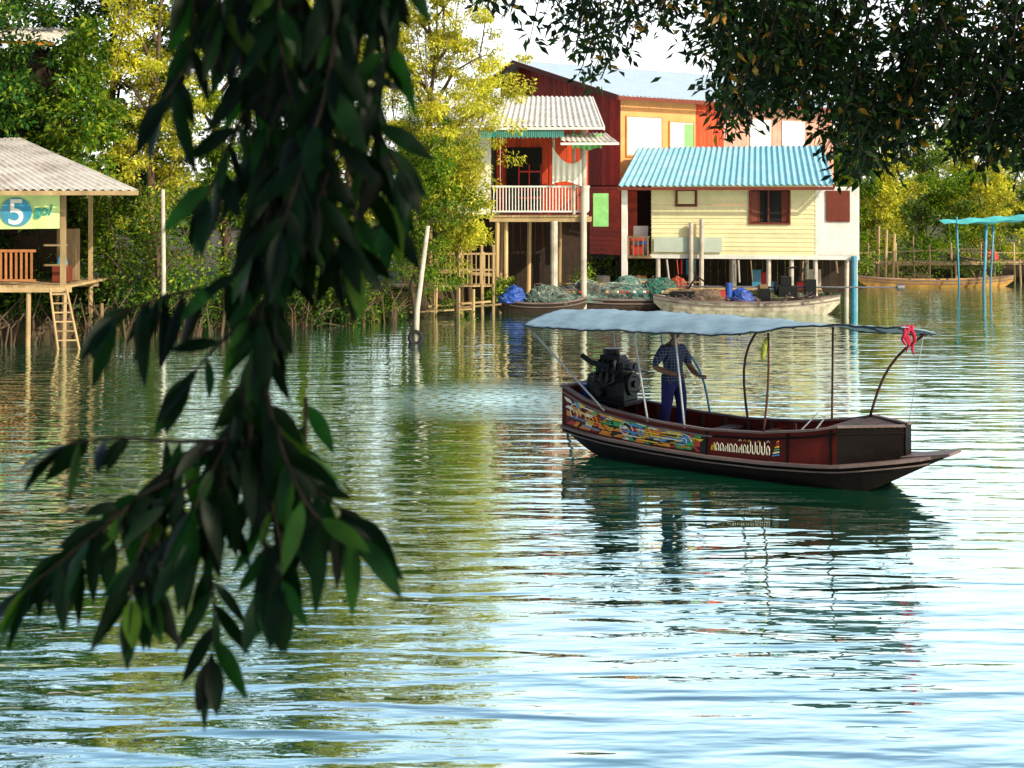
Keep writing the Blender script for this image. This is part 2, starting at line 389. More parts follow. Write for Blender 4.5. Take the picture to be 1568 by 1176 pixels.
# left bank
tree('mangrove_tree',(-17.5,50,.8),14.5,(3.2,2.5),2.0,1,lf_dark,210,100)
tree('mangrove_tree',(-14.6,52,.8),15.5,(2.8,2.5),2.5,2,lf_dark,190,100)
tree('riverside_acacia',(-12.4,48.5,.8),14.0,(1.8,1.7),3.0,3,lf_yel,170,105,L=.17,W=.07,clr=.38,lobes=11)
tree('mangrove_tree',(-10.3,50.5,.8),14.5,(2.6,2.4),1.5,4,lf_mid,190,100)
tree('mangrove_tree',(-7.6,52,.8),15,(2.8,2.4),1.5,5,lf_dark,190,100)
tree('riverside_acacia',(-6.0,50.5,.8),13.4,(2.0,1.8),2.5,6,lf_yel,170,105,L=.17,W=.07,clr=.40)
tree('riverside_acacia',(-3.3,51.6,.6),12.6,(2.4,1.7),3.2,7,lf_yel,330,115,L=.16,W=.058,clr=.38,droop=.5,lean=(.6,-.3),lobes=14)
tree('mangrove_tree',(-16.3,45.6,.8),8.2,(1.5,1.2),1.5,8,lf_dark,120,100)
tree('mangrove_tree',(-14.2,46.2,.8),8.2,(1.3,1.1),1.2,18,lf_mid,110,100)
tree('willow_shrub',(-3.3,50.0,.3),6.6,(1.7,1.2),.9,9,lf_mid,160,120,L=.15,W=.055,clr=.38,tr=.08)
tree('willow_shrub',(-2.0,51.0,.3),6.2,(1.2,.9),2.2,19,lf_yel,110,120,L=.15,W=.055,clr=.36,tr=.07)
def shrubs(name,spec,leaf,seed,L=.16,W=.07,den=900):
    rng=np.random.default_rng(seed); e=empty(name)
    Cs=[];Ds=[]
    b=MB()
    for (x,y,z,rx,ry,rz) in spec:
        n=int(den*rx*rz)
        k=max(6,int(8*rx*rz))
        cc=rng.normal(0,.45,(k,3))*np.array([rx,ry,rz])+np.array([x,y,z])
        for c in cc[:8]: b.tube([(x,y,max(-.3,z-rz*1.2)),(c+np.array([x,y,z-rz*.5]))/2,c],[.04,.03,.01],5,cap=False)
        ii=rng.integers(0,k,n); off=rng.normal(0,1,(n,3))*.28*np.array([1,1,.8])*min(rx,rz)
        C=cc[ii]+off; Cs.append(C); Ds.append(off+rng.normal(0,.3,(n,3)))
    C=np.concatenate(Cs); D=np.concatenate(Ds); n=len(C)
    keep=C[:,2]>.04; C=C[keep];D=D[keep];n=len(C)
    b.obj('stems',m_bark,e)
    leaf_obj('leaves',C,D,np.array([0,0,1.])+rng.normal(0,.6,(n,3)),L*rng.uniform(.6,1.3,n),W*rng.uniform(.7,1.3,n),leaf,e)
shrubs('bank_shrubs',[(-11.6,45.5,1.6,1.5,1,1.4),(-9.7,47,1.4,1.6,1,1.6),(-8,48.5,1.7,1.6,1,1.7),(-6.3,49,1.5,1.4,.9,1.5),(-5,50,1.2,1.3,.8,1.4),(-12.6,45.8,3.2,1.3,1,1.6),(-16,46.5,2.5,2,1,2),(-11.2,45.0,3.2,1.1,.9,1.3)],lf_mid,21)
shrubs('bank_shrubs',[(-8.9,47.0,.7,1.7,.7,.9),(-7.2,47.8,.7,1.8,.7,.9),(-5.4,48.6,.7,1.5,.6,.8),(-10.6,45.4,.7,1.5,.7,.9),(-13,44.6,.9,1.4,.7,1.1),(-15,44.4,1.0,1.8,.7,1.1),(-17.5,43.5,1,1.8,.7,1.1),(-4.2,50.2,.5,.8,.5,.6)],lf_dark,22)
shrubs('bank_shrubs',[(.3,59.2,1.1,1.0,.5,1.0),(3.2,58.6,1.2,.8,.5,.8),(5,61,1.2,1.5,1,1.0),(8,62,1.3,3,1,1.0),(11,62.5,1.3,2,1,1.0),(-2,59,1.4,2,1,1.3),(-.6,53.6,.8,.5,.4,.7),(2.6,54.8,.9,.45,.4,.8)],lf_mid,23)
# exposed stems and roots along the muddy waterline
e=empty('mangrove_roots'); b=MB(); rr=random.Random(60)
for k in range(150):
    x=rr.uniform(-18,-4); y=float(bank(x))-rr.uniform(-.2,1.0); h=rr.uniform(.4,1.7)
    b.tube([(x,y,-.4),(x+rr.uniform(-.2,.2),y+.15,h*.5),(x+rr.uniform(-.7,.7),y+.6,h)],[.03,.025,.012],5,cap=False)
b.obj('roots',m_bark,e)
# right bank
tree('riverside_shrub_tree',(16.6,75,.8),6.9,(2.0,1.6),.6,31,lf_mid,140,110,clr=.48,tr=.1,L=.2)
tree('riverside_shrub_tree',(19.3,76,.8),7.4,(2.2,1.6),.6,32,lf_yel,130,110,clr=.48,tr=.1,L=.2)
tree('riverside_shrub_tree',(22.6,78,.8),6.6,(2.3,1.8),.6,33,lf_mid,140,110,clr=.48,tr=.1,L=.2)
tree('riverside_shrub_tree',(26.3,80,.8),7.6,(2.4,1.8),.6,34,lf_yel,130,110,clr=.48,tr=.1,L=.2)
tree('riverside_shrub_tree',(30.0,82,.8),7.8,(2.6,1.8),.6,35,lf_mid,130,110,clr=.48,tr=.1,L=.2)
shrubs('bank_shrubs',[(15.5,73.5,1.2,1.6,1,1.3),(18,74,1.5,2,1,1.4),(21.5,75,1.4,2,1,1.3),(25,76,1.4,2,1,1.4),(29,77,1.6,2.4,1,1.5),(33,79,1.6,2.4,1,1.7),(17.5,70.8,.9,.8,.5,.7),(23.5,71.8,.9,.9,.5,.7)],lf_mid,24)
rng=np.random.default_rng(99)
Cs=[];
for k in range(430):
    x=rng.uniform(-150,160); y=rng.uniform(120,190)+abs(x)*.1; hh=rng.uniform(5,10)
    if -30<x<30: hh*=.8
    n=110
    o=rng.normal(0,1,(n,3)); o/=np.linalg.norm(o,axis=1,keepdims=True)
    Cs.append(np.array([x,y,hh*.55])+o*np.array([3.4,2.4,hh*.5])*rng.uniform(.6,1,(n,1)))
C=np.concatenate(Cs); n=len(C)
leaf_obj('distant_treeline',C,rng.normal(0,1,(n,3)),rng.normal(0,1,(n,3))+np.array([0,-.6,.6]),rng.uniform(.7,1.4,n),rng.uniform(.4,.9,n),lf_far)

# ------------------------------------------------------------------ RED TWO-STOREY HOUSE
H=empty('red_wooden_house',(4.57,60,0),math.atan2(.62,.78))
def rz(y): return 8.72+(y)*(10.5-8.72)/6.36 if y<6.36 else 10.5-(y-6.36)*.45
b=MB()
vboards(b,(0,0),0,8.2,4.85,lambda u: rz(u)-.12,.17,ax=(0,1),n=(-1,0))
b.obj('upper_boards',m_red,H)
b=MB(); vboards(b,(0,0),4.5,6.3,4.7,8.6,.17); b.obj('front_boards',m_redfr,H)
b=MB(); vboards(b,(0,0),6.3,14,4.7,8.6,.3); b.obj('pinkish_boards',m_pinkw,H)
b=MB(); hboards(b,(0,0),0,8.2,1.9,4.8,.2,ax=(0,1),n=(-1,0)); hboards(b,(0,0),0,14,1.9,4.6,.2); b.obj('lower_siding',m_redlo,H)
b=MB(); b.box(0,-.02,4.7,4.5,.05,8.6); b.obj('tan_wall',m_tan,H)
b=MB(); b.box(.35,-.07,6.15,2.35,-.025,7.75); b.box(2.9,-.07,6.2,4.3,-.025,7.6); b.box(8,-.07,6.3,9.4,-.025,7.9); b.box(10.2,-.07,6.3,11.8,-.025,7.9); b.obj('window_panels',m_white,H)
b=MB()
for (x0,x1,za,zb) in [(.35,2.35,6.15,7.75),(2.9,4.3,6.2,7.6)]:
    for x in (x0-.05,x1+.05): b.box(x-.03,-.10,za-.06,x+.03,-.072,zb+.06)
    for z in (za-.05,zb+.05): b.box(x0-.08,-.105,z-.03,x1+.08,-.101,z+.03)
b.box(3.75,-.09,6.25,4.28,-.073,7.55,1)
b.obj('window_frames',[m_tan,m_green],H)
b=MB()
b.corr((-.7,-.6,8.58),(14.6,-.6,8.58),(14.6,6.4,10.55),(-.7,6.4,10.55),.25,.03)
b.corr((14.6,8.9,9.5),(-.7,8.9,9.5),(-.7,6.4,10.55),(14.6,6.4,10.55),.25,.03)
b.obj('roof',m_zincl,H)
b=MB()
b.beam((-.72,-.62,8.5),(-.72,6.4,10.46),.05,.2); b.beam((-.72,6.4,10.46),(-.72,8.9,9.42),.05,.2); b.beam((-.7,-.64,8.48),(14.6,-.64,8.48),.04,.16)
b.obj('fascia',m_brown,H)
b=MB()
for x in np.arange(0,14.1,2.3):
    for y in (0.1,2.7,5.4,8.0): b.tube([(x,y,-.8),(x,y,1.85)],.11,8)
b.box(-.1,-.06,1.7,14,.1,1.88); b.box(-.1,0,1.7,.06,8.2,1.88)
b.obj('stilts',m_woodd,H)
b=MB(); b.box(.1,.15,1.86,13.9,8.1,1.9); b.box(.2,8.0,.2,13.9,8.1,9); b.box(13.8,.1,1.9,13.9,8,8.6); vboards(b,(1.2,1.5),0,12,.4,1.85,.3); vboards(b,(.8,1.5),0,6.5,.4,1.85,.3,ax=(0,1),n=(-1,0)); b.obj('floor_and_shade_boards',m_woodd,H)  # dark boards below the floor are added to stand in for shade

# ------------------------------------------------------------------ BALCONY HOUSE
H=empty('balcony_house',(-.7,54,0),math.radians(-4))
b=MB()
b.box(-3.5,-.02,3.7,-.1,.12,6.95); b.box(-3.6,.1,3.7,-3.5,5,6.95)
b.obj('white_walls',m_white,H)
b=MB(); vboards(b,(0,2.0),-.1,3.5,3.75,7.0,.2); vboards(b,(3.5,2.0),0,3,3.75,7.2,.17,ax=(0,1),n=(1,0)); 
b.obj('red_back_wall',m_redfr,H)
b=MB(); b.box(.35,1.90,3.76,1.75,1.96,6.3); b.box(-.1,.05,3.72,-.04,1.9,6.9); b.obj('doorway_shade',m_dark,H)  # near-black panels stand in for the unlit interior
b=MB(); 
for i in range(22):
    b.box(-.15+i*.17,-.15,3.6,-.15+i*.17+.155,2.0,3.66)
for y in (-.1,.9,1.8): b.box(-.15,y,3.42,3.7,y+.1,3.6)
b.obj('balcony_floor',m_woodl,H)
b=MB()
b.box(-.05,-.12,4.72,3.6,-.05,4.79); b.box(-.05,-.11,3.78,3.6,-.06,3.84)
for i in range(31): b.box(0+i*.118,-.105,3.84,.035+i*.118,-.07,4.72)
for i in range(14): b.box(3.56,-.05+i*.14,3.84,3.6,-.02+i*.14,4.72)
b.box(3.55,-.05,4.72,3.62,1.9,4.79)
b.obj('railing',m_white,H)
b=MB()
b.tube([(3.42,-.2,-.8),(3.42,-.2,7.05)],.12,10); b.tube([(2.3,-.05,-.8),(2.3,-.05,3.45)],.14,10); b.tube([(2.28,-.02,4.8),(2.28,-.02,6.95)],.05,8)
b.tube([(3.05,-.1,3.7),(3.05,-.1,7.0)],.06,8)
b.obj('concrete_posts',m_conc,H)
b=MB()
for x,y in ((.1,0),(.45,.3),(.1,1.9),(1.2,2),(2.4,2),(3.4,2),(-1.2,0),(-2.4,0),(-3.4,0),(-2.4,2.4),(-1.2,3)): b.tube([(x,y,-.8),(x+random.uniform(-.05,.05),y,3.45)],.085,8)
b.beam((.1,0,1.4),(-3.4,0,1.6),.08,.12)
b.obj('wood_stilts',m_woodl,H)
b=MB(); vboards(b,(-3.4,3.5),0,7,.4,3.5,.3); b.obj('undercroft_shade_boards',m_woodd,H)  # dark backing added to deepen the shade beneath the house
b=MB(); b.corr((-3.7,-1.0,7.02),(4.2,-1.0,6.95),(3.7,4.2,8.45),(-3.2,4.2,8.5),.22,.03); b.obj('roof',m_zinc,H)
b=MB(); b.corr((2.6,-1.5,6.42),(4.75,-1.5,6.36),(4.3,0.2,6.78),(2.6,0.2,6.82),.2,.025); b.obj('side_awning',m_zinc,H)
b=MB(); b.box(-3.7,-1.03,6.86,4.2,-.99,6.95); b.beam((4.2,-1.0,6.9),(3.7,4.2,8.38),.05,.14); b.box(2.6,-1.53,6.27,4.75,-1.5,6.36); b.obj('fascia',m_white,H)
b=MB(); 
for i in range(40): b.box(-.4+i*.078,-.96,6.55+.04*(i%2),-.4+i*.078+.05,-.94,6.86)
b.obj('eave_fringe',m_teal,H)
b=MB(); b.box(-.1,.1,7.0,3.5,3.9,7.03); b.obj('ceiling',m_woodd,H)
def drape(x0,x1,y,top,bot,mat,name,amp=.03,fq=5):
    b=MB(); nu=24;nv=10; vs=[];fs=[]
    for j in range(nv+1):
        for i in range(nu+1):
            u=i/nu;v=j/nv
            z=top(u)*(1-v)+bot(u)*v
            vs.append((x0+(x1-x0)*u,y+amp*math.sin(u*fq*6.28)*(.3+v)+.02*math.sin(v*7+u*4),z))
    for j in range(nv):
        for i in range(nu):
            a=j*(nu+1)+i; fs.append((a,a+1,a+nu+2,a+nu+1))
    b.add(vs,fs); return b.obj(name,mat,H,smooth=True)
drape(2.25,3.35,-.3,lambda u:6.25-.45*u-1.5*u*(1-u),lambda u:4.85+.1*math.sin(u*4),m_cloth,'hanging_sheet')
drape(3.0,4.1,-.5,lambda u:6.75-.1*math.sin(u*3.1),lambda u:6.15+.05*math.sin(u*9),m_green,'green_curtain')
b=MB()
for x in (.9,1.3,1.75): b.box(x,.6,3.66,x+.04,.64,5.6)
b.box(.9,.6,5.3,1.79,.64,5.36); b.box(.9,.6,4.6,1.79,.64,4.66); b.box(.9,.2,4.3,1.8,.9,4.36); b.box(2.0,1.5,3.66,2.06,1.56,6.8)
b.obj('red_chair',m_redp,H,bevel=.01)
b=MB(); b.box(3.75,2,3.2,4.35,2.06,4.5); b.obj('hung_green_cloth',m_green,H)  # flat box stands for a hanging green cloth

# ------------------------------------------------------------------ YELLOW HOUSE
H=empty('yellow_stilt_house',(5.5,56,0),math.radians(-12))
b=MB()
wins=[(1.0,1.72,4.05,4.62),(3.85,5.3,3.36,4.62)]
hboards(b,(0,0),0,6.3,2.1,3.36,.17); 
hboards(b,(0,0),0,3.85,3.36,4.05,.17); hboards(b,(0,0),5.3,6.3,3.36,4.62,.17)
hboards(b,(0,0),0,1.0,4.05,4.62,.17); hboards(b,(0,0),1.72,3.85,4.05,4.62,.17)
hboards(b,(0,0),0,6.3,4.62,4.85,.17)
hboards(b,(0,0),.0,4,2.1,4.85,.17,ax=(0,1),n=(-1,0))
b.obj('cream_siding',m_cream,H)
b=MB(); b.box(6.3,-.03,2.1,6.42,.04,4.85); b.box(6.42,.15,2.1,7.9,.25,4.75); b.box(7.85,.2,2.1,7.95,4,4.75); b.box(-.06,-.05,1.95,7.95,0.0,2.1)
b.box(-1.15,-.35,-.6,-.93,-.13,4.75)
b.obj('white_wall_and_trim',m_white,H)
b=MB(); 
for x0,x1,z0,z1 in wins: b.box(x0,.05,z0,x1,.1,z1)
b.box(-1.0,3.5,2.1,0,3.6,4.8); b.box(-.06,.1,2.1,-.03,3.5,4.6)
b.obj('opening_shade',m_dark,H)  # near-black slabs stand in for shade inside the windows and porch
b=MB()
for x0,x1,z0,z1 in wins:
    b.box(x0-.07,-.07,z0-.07,x1+.07,-.03,z0); b.box(x0-.07,-.07,z1,x1+.07,-.03,z1+.06); b.box(x0-.07,-.07,z0,x0,-.03,z1); b.box(x1,-.07,z0,x1+.07,-.03,z1)
b.box(1.03,-.02,4.08,1.69,.0,4.59,1)
b.box(4.5,-.05,3.36,4.56,-.01,4.62)
b.add([(3.87,-.03,3.4),(4.15,.04,3.4),(4.15,.04,4.58),(3.87,-.03,4.58)],[(0,1,2,3)]); b.add([(5.02,.03,3.4),(5.28,-.03,3.4),(5.28,-.03,4.58),(5.02,.03,4.58)],[(0,1,2,3)])
b.box(4.15,.02,3.4,4.2,.04,4.58); b.box(6.7,.11,3.4,7.6,.148,4.6)
b.obj('window_frames_and_shutters',[m_brown,m_cream],H)
b=MB(); b.corr((-1.25,-.75,4.78),(7.0,-.75,4.83),(6.6,3.4,6.45),(-.95,3.4,6.4),.24,.04); b.corr((7.0,7.4,4.8),(-1.25,7.4,4.8),(-.95,3.4,6.4),(6.6,3.4,6.45),.24,.04); b.obj('blue_roof',m_blue,H)
b=MB(); b.box(-1.25,-.78,4.62,7.0,-.74,4.74); b.beam((-1.25,-.75,4.68),(-.97,3.4,6.3),.05,.14); b.beam((7.0,-.75,4.72),(6.6,3.4,6.35),.05,.14); b.obj('fascia',m_brown,H)
b=MB(); b.box(-1.0,-.3,1.95,0,3.5,2.05); b.box(-.95,-.32,2.75,-.05,-.28,2.82)
for i in range(5): b.box(-.9+i*.19,-.32,2.05,-.85+i*.19,-.28,2.75)
b.box(0,.05,2.0,7.9,3.9,2.06)
b.obj('porch_floor_and_rail',m_wood,H)
b=MB(); vboards(b,(0,3.0),0,7.8,.5,2.0,.3); b.obj('undercroft_shade_boards',m_woodd,H)  # dark backing added as shade between the stilts
b=MB(); b.box(-.85,.1,2.06,-.35,.5,2.45); b.box(-.8,.6,2.06,-.2,1,3.2,1); b.box(-.6,.0,2.5,-.2,.3,2.6,2); b.box(-.85,-.05,2.62,-.3,.25,2.72,0); b.obj('porch_crates',[m_redp,m_white,m_blue2],H,bevel=.02)
b=MB()
for x,y,t in ((.25,.05,1.95),(1.55,-.2,3.35),(1.95,-.25,3.5),(3.2,.1,1.95),(4.5,.1,1.95),(5.4,.1,1.95),(6.3,.1,1.95),(7.8,.2,1.95),(1.5,2,1.95),(3,2,1.95),(4.5,2.2,1.95),(6,2,1.95),(7.5,2,1.95)):
    b.tube([(x,y,-.8),(x+random.uniform(-.04,.04),y,t)],.09,8)
b.obj('stilts',m_conc,H)
b=MB(); b.tube([(7.75,-.15,-.6),(7.75,-.15,2.1)],.11,10); b.obj('blue_post',m_bluep,H)
b=MB(); b.box(.1,-.12,2.2,2.75,-.07,2.78); b.obj('leaning_board',M('grey_green_board',(.50,.56,.46),.7,.1,2),H)
b=MB(); rl=random.Random(77)
for k in range(9):
    x=rl.uniform(.4,7.2); b.tube([(x,-.05,1.9),(x+rl.uniform(-.1,.1),-.05,rl.uniform(1.0,1.6))],rl.uniform(.02,.05),6,k%4)
for k in range(7):
    x=rl.uniform(.8,7.0); y=rl.uniform(.6,2); b.box(x,y,.7,x+rl.uniform(.2,.6),y+.4,rl.uniform(1.0,1.5),k%4)
b.obj('stored_goods',[m_wood,m_redp,m_bluep,m_conc],H)

# ------------------------------------------------------------------ LEFT HOUSE
H=empty('riverside_shack',(-13.1,41.9,0),0)
b=MB()
b.corr((-11,-.9,4.6),(2.3,-.9,4.56),(-2.3,2.6,6.2),(-11,2.6,6.2),.25,.035)
b.sheet((2.3,-.9,4.56),(.4,6.1,4.56),(-2.3,2.6,6.2),(-2.3,2.6,6.2),60,3,lambda u,v:.03*math.sin(u*170)*(1-v))
b.corr((.4,6.1,4.56),(-11,6.1,4.56),(-11,2.6,6.2),(-2.3,2.6,6.2),.25,.035)
b.obj('roof',m_zinc,H)
b=MB(); b.box(-11,-.94,4.42,2.3,-.9,4.55); b.beam((2.32,-.94,4.48),(.42,6.1,4.48),.04,.12); b.obj('fascia',m_woodl,H)
b=MB()
for i in range(60): b.box(-10+i*.17,-.3,1.72,-10+i*.17+.16,5.5,1.78)
b.box(-10,-.32,1.58,.2,-.22,1.72); b.box(-10,2.4,1.58,.2,2.5,1.72)
b.box(-.12,-.3,1.78,.02,-.16,4.5); b.box(-.1,2.4,1.78,.02,2.5,4.5); b.box(-5,-.3,1.78,-4.88,-.16,4.5)
for x in (-8,-6,-4,-2.2,-1.1,-.05):
    for y in (-.2,2.4,5): b.tube([(x,y,-.8),(x+.03,y,1.6)],.07,8)
b.box(-.9,.6,2.9,-.2,.65,2.96); b.box(-.9,.6,2.3,-.2,.65,2.36)
b.obj('deck_and_posts',m_woodl,H)
b=MB()
b.box(-6,-.28,2.75,-.85,-.22,2.83); b.box(-6,-.28,1.9,-.85,-.22,1.96)
for i in range(34): b.box(-5.95+i*.15,-.27,1.96,-5.89+i*.15,-.23,2.75)
b.obj('balustrade',M('orange_wood',(.40,.15,.05),.6,.2,4,island=.2),H)
b=MB(); b.box(-10,3.2,1.78,-1.0,3.3,4.5); vboards(b,(-10,4.6),0,10,.2,1.6,.3); b.obj('back_wall_and_shade_boards',m_woodd,H)  # lower dark boards are added as shade under the deck
b=MB(); b.box(-.75,.9,1.8,-.25,1.3,2.3); b.box(-.8,1.5,1.8,-.2,1.9,3.4,1); b.tube([(-.5,1.1,2.3),(-.5,1.1,2.6)],[.18,.12],10,2); b.obj('stacked_goods',[m_brown,m_wood,m_bluep],H,bevel=.02)
b=MB(); b.tube([(-.35,-.5,1.7),(.15,-1.2,-.3)],.035,6); b.tube([(.1,-.4,1.7),(.75,-1.1,-.3)],.035,6)
for k in range(7):
    t=.08+k*.13; b.tube([(-.35+.5*t,-.5-.7*t,1.7-2*t),(.1+.65*t,-.4-.7*t,1.7-2*t)],.025,6)
b.obj('ladder',m_woodl,H)
m_banner=M('banner_vinyl',(.62,.78,.30),.5,.1,1)
b=MB(); b.sheet((-4.2,-.42,3.4),(-.1,-.42,3.45),(-.1,-.40,4.42),(-4.2,-.4,4.42),30,6,lambda u,v:.02*math.sin(u*30)+.01*math.sin(v*8)); 
b.obj('banner',m_banner,H)
b=MB(); n=28
b.add([(-1.35+.46*math.cos(a*2*math.pi/n),-.452,3.93+.43*math.sin(a*2*math.pi/n)) for a in range(n)],[tuple(range(n))]); b.obj('banner_disc',m_bluep,H)
def text(body,size,loc,mat,par,rot=(math.pi/2,0,0),name='lettering',ext=.004):
    c=bpy.data.curves.new(name,'FONT'); c.body=body; c.size=size; c.extrude=ext; c.align_x='CENTER'; c.offset=.01
    o=bpy.data.objects.new(name,c); COL.objects.link(o); o.location=loc; o.rotation_euler=rot; o.parent=par; c.materials.append(mat)
text('5',1.05,(-1.35,-.46,3.58),m_white,H)
text('nsu',.42,(-2.2,-.46,3.8),m_bluep,H); text('go/',.42,(-.55,-.46,3.85),m_teal,H)

H=empty('hillside_house',(-17,47,0),0)
b=MB(); b.corr((-6,-.8,9.75),(2.1,-.8,9.45),(1.8,4,10.4),(-6,4,10.6),.25,.03); b.obj('roof',m_zinc,H)
b=MB(); b.beam((-6,-.84,9.64),(2.1,-.84,9.34),.04,.12); b.obj('fascia',m_orng,H)
b=MB(); vboards(b,(0,1.5),-6,.8,1.0,9.3,.2); vboards(b,(.8,1.5),0,2.3,1.0,9.5,.2,ax=(0,1),n=(1,0)); b.obj('walls',m_woodd,H)

# ------------------------------------------------------------------ walkway / piers / posts
H=empty('wooden_walkway',(-4.7,53.2,0),0)
b=MB()
for i in range(24): b.box(i*.17,0,1.0,i*.17+.155,1.1,1.05)
for x in (0,.9,1.8,2.7,3.6,4.0):
    for y in (0.02,1.0): b.tube([(x,y,-.8),(x+random.uniform(-.05,.05),y,2.3+random.uniform(-.2,.3))],.06,7)
b.box(0,-.03,2.2,4.1,.03,2.27); b.box(0,-.03,1.6,4.1,.03,1.67); 
for i in range(14): b.box(1.9+i*.16,-.04,1.1,1.94+i*.16,-.035+.02,2.25)
b.beam((1.6,-1,.35),(3.9,-.6,.5),.3,.05); b.beam((2.6,-1.2,.3),(4.3,-1.3,.45),.3,.05)
b.beam((1.0,-1.8,.2),(3.2,-1.3,.28),.3,.05); b.tube([(1.9,-1.2,-.6),(1.95,-1.2,1.2)],.05,6); b.tube([(3.3,-1.4,-.6),(3.3,-1.4,1.0)],.06,6)
b.obj('planks_and_rails',m_woodl,H)

H=empty('leaning_mooring_pole',(-2.9,42.6,0))
b=MB(); b.tube([(0,0,-.8),(.06,0,1),(.38,.1,3.5)],[.085,.08,.06],9); b.obj('pole',m_conc,H,smooth=True)
def torus(b,c,R,r,ax='y',n=24,k=8,mi=0):
    vs=[];fs=[]
    for i in range(n):
        a=2*math.pi*i/n
        for j in range(k):
            t=2*math.pi*j/k; rr=R+r*math.cos(t); h=r*math.sin(t)
            if ax=='y': vs.append((c[0]+rr*math.cos(a),c[1]+h,c[2]+rr*math.sin(a)))
            else: vs.append((c[0]+rr*math.cos(a),c[1]+rr*math.sin(a),c[2]+h))
    for i in range(n):
        for j in range(k): fs.append((i*k+j,((i+1)%n)*k+j,((i+1)%n)*k+(j+1)%k,i*k+(j+1)%k))
    b.add(vs,fs,mi)
b=MB(); torus(b,(0.02,-.1,.16),.18,.06); b.obj('tyre',m_tyre,H,smooth=True)
H=empty('mooring_post',(-10.7,43.6,0)); b=MB(); b.tube([(0,0,-.8),(0.02,0,2),(0,0,4.6)],[.075,.07,.06],8); b.obj('post',m_conc,H,smooth=True)
H=empty('mooring_post',(-12.2,42.4,0)); b=MB(); b.tube([(0,0,-.8),(-.03,0,1.2)],[.06,.05],8); b.obj('post',m_wood,H)

H=empty('bamboo_pier',(16.6,71.2,0),math.radians(4))
b=MB(); rp=random.Random(8); x=0
while x<12:
    b.tube([(x,rp.uniform(-.1,.1),-.6),(x+rp.uniform(-.15,.15),0,1.5+rp.uniform(-.5,.9))],rp.uniform(.035,.06),6)
    if rp.random()<.6: b.tube([(x+.2,1.2,-.6),(x+.2+rp.uniform(-.1,.1),1.2,2.0)],.05,6)
    x+=rp.uniform(.4,1.5)
for k in range(3): b.tube([(1.7+k*.38,-.1,-.6),(1.8+k*.4,0,2.9-.2*k)],.07,6)
b.beam((0,0,.95),(12,0,1.0),.08,.1); b.beam((0,0,1.5),(7,0,1.75),.05,.05); b.beam((5,0.05,1.6),(12,0.05,1.45),.05,.05)
for i in range(60): b.box(i*.2,-.1+rp.uniform(-.1,.1),1.02,i*.2+.18,1.3,1.07)
b.obj('poles_and_planks',m_woodl,H)
H=empty('net_shelter',(21.3,68,0),0)
b=MB(); b.tube([(0.1,0,-.6),(-.04,0,3.4)],.045,8); b.tube([(1.25,.1,-.6),(1.42,.1,3.0)],.07,8); b.tube([(1.6,.2,-.6),(1.8,.2,3.0)],.045,8); b.tube([(3.4,0,-.6),(3.3,0,3.5)],.045,8); b.tube([(5,2,-.6),(5,2,3.6)],.05,8)
b.obj('blue_posts',m_bluep,H,smooth=True)
b=MB(); b.sheet((-.7,-.3,3.05),(4.5,-.5,3.35),(4.8,2.5,3.5),(-.3,2,3.2),20,8,lambda u,v:-.2*math.sin(u*3.14)*math.sin(v*3.14)+.04*math.sin(u*25)); b.obj('net_canopy',m_cyan,H,smooth=True)

# ------------------------------------------------------------------ moored boats
def mboat(name,loc,rot,L,W,Hh,mh,mr,mi,sheer=.35,extras=None):
    H=empty(name,loc,rot); b=MB(); n=20; vs=[]; fs=[]
    S=[]
    for i in range(n+1):
        t=i/n; k=2*t-1
        w=W/2*(1-abs(k)**3.0*.85); zt=Hh+sheer*abs(k)**2.5; zb=-.15+ (Hh+sheer*.6)*max(0,(abs(k)-.75)/.25)**1.6*.9
        S.append((t*L,w,zt,zb))
    rows=[]
    for x,w_,zt,zb in S:
        rows.append([(x,-w_,zt),(x,-w_*.9,(zt+zb)/2),(x,-w_*.65,zb),(x,w_*.65,zb),(x,w_*.9,(zt+zb)/2),(x,w_,zt),(x,w_-.05,zt),(x,w_*.6,zb+.08),(x,-w_*.6,zb+.08),(x,-w_+.05,zt)])
    for r in rows: vs+=r
    for i in range(n):
        for j in range(10):
            a=i*10+j; c=i*10+(j+1)%10; fs.append((a,c,c+10,a+10))
    fs.append(tuple(range(9,-1,-1))); fs.append(tuple(n*10+j for j in range(10)))
    b.add(vs,fs); b.obj('hull',mh,H)
    b=MB()
    for sgn in (-1,1):
        for i in range(n):
            b.beam((S[i][0],sgn*S[i][1],S[i][2]-.02),(S[i+1][0],sgn*S[i+1][1],S[i+1][2]-.02),.07,.06)
            b.beam((S[i][0],sgn*(S[i][1]*.96+.01),S[i][2]-.17),(S[i+1][0],sgn*(S[i+1][1]*.96+.01),S[i+1][2]-.17),.04,.035)
    for t in (.2,.4,.6,.8):
        q=S[int(t*n)]; b.box(q[0]-.12,-q[1]+.05,q[2]-.14,q[0]+.12,q[1]-.05,q[2]-.09)
    b.obj('gunwale_and_thwarts',mr,H)
    return H
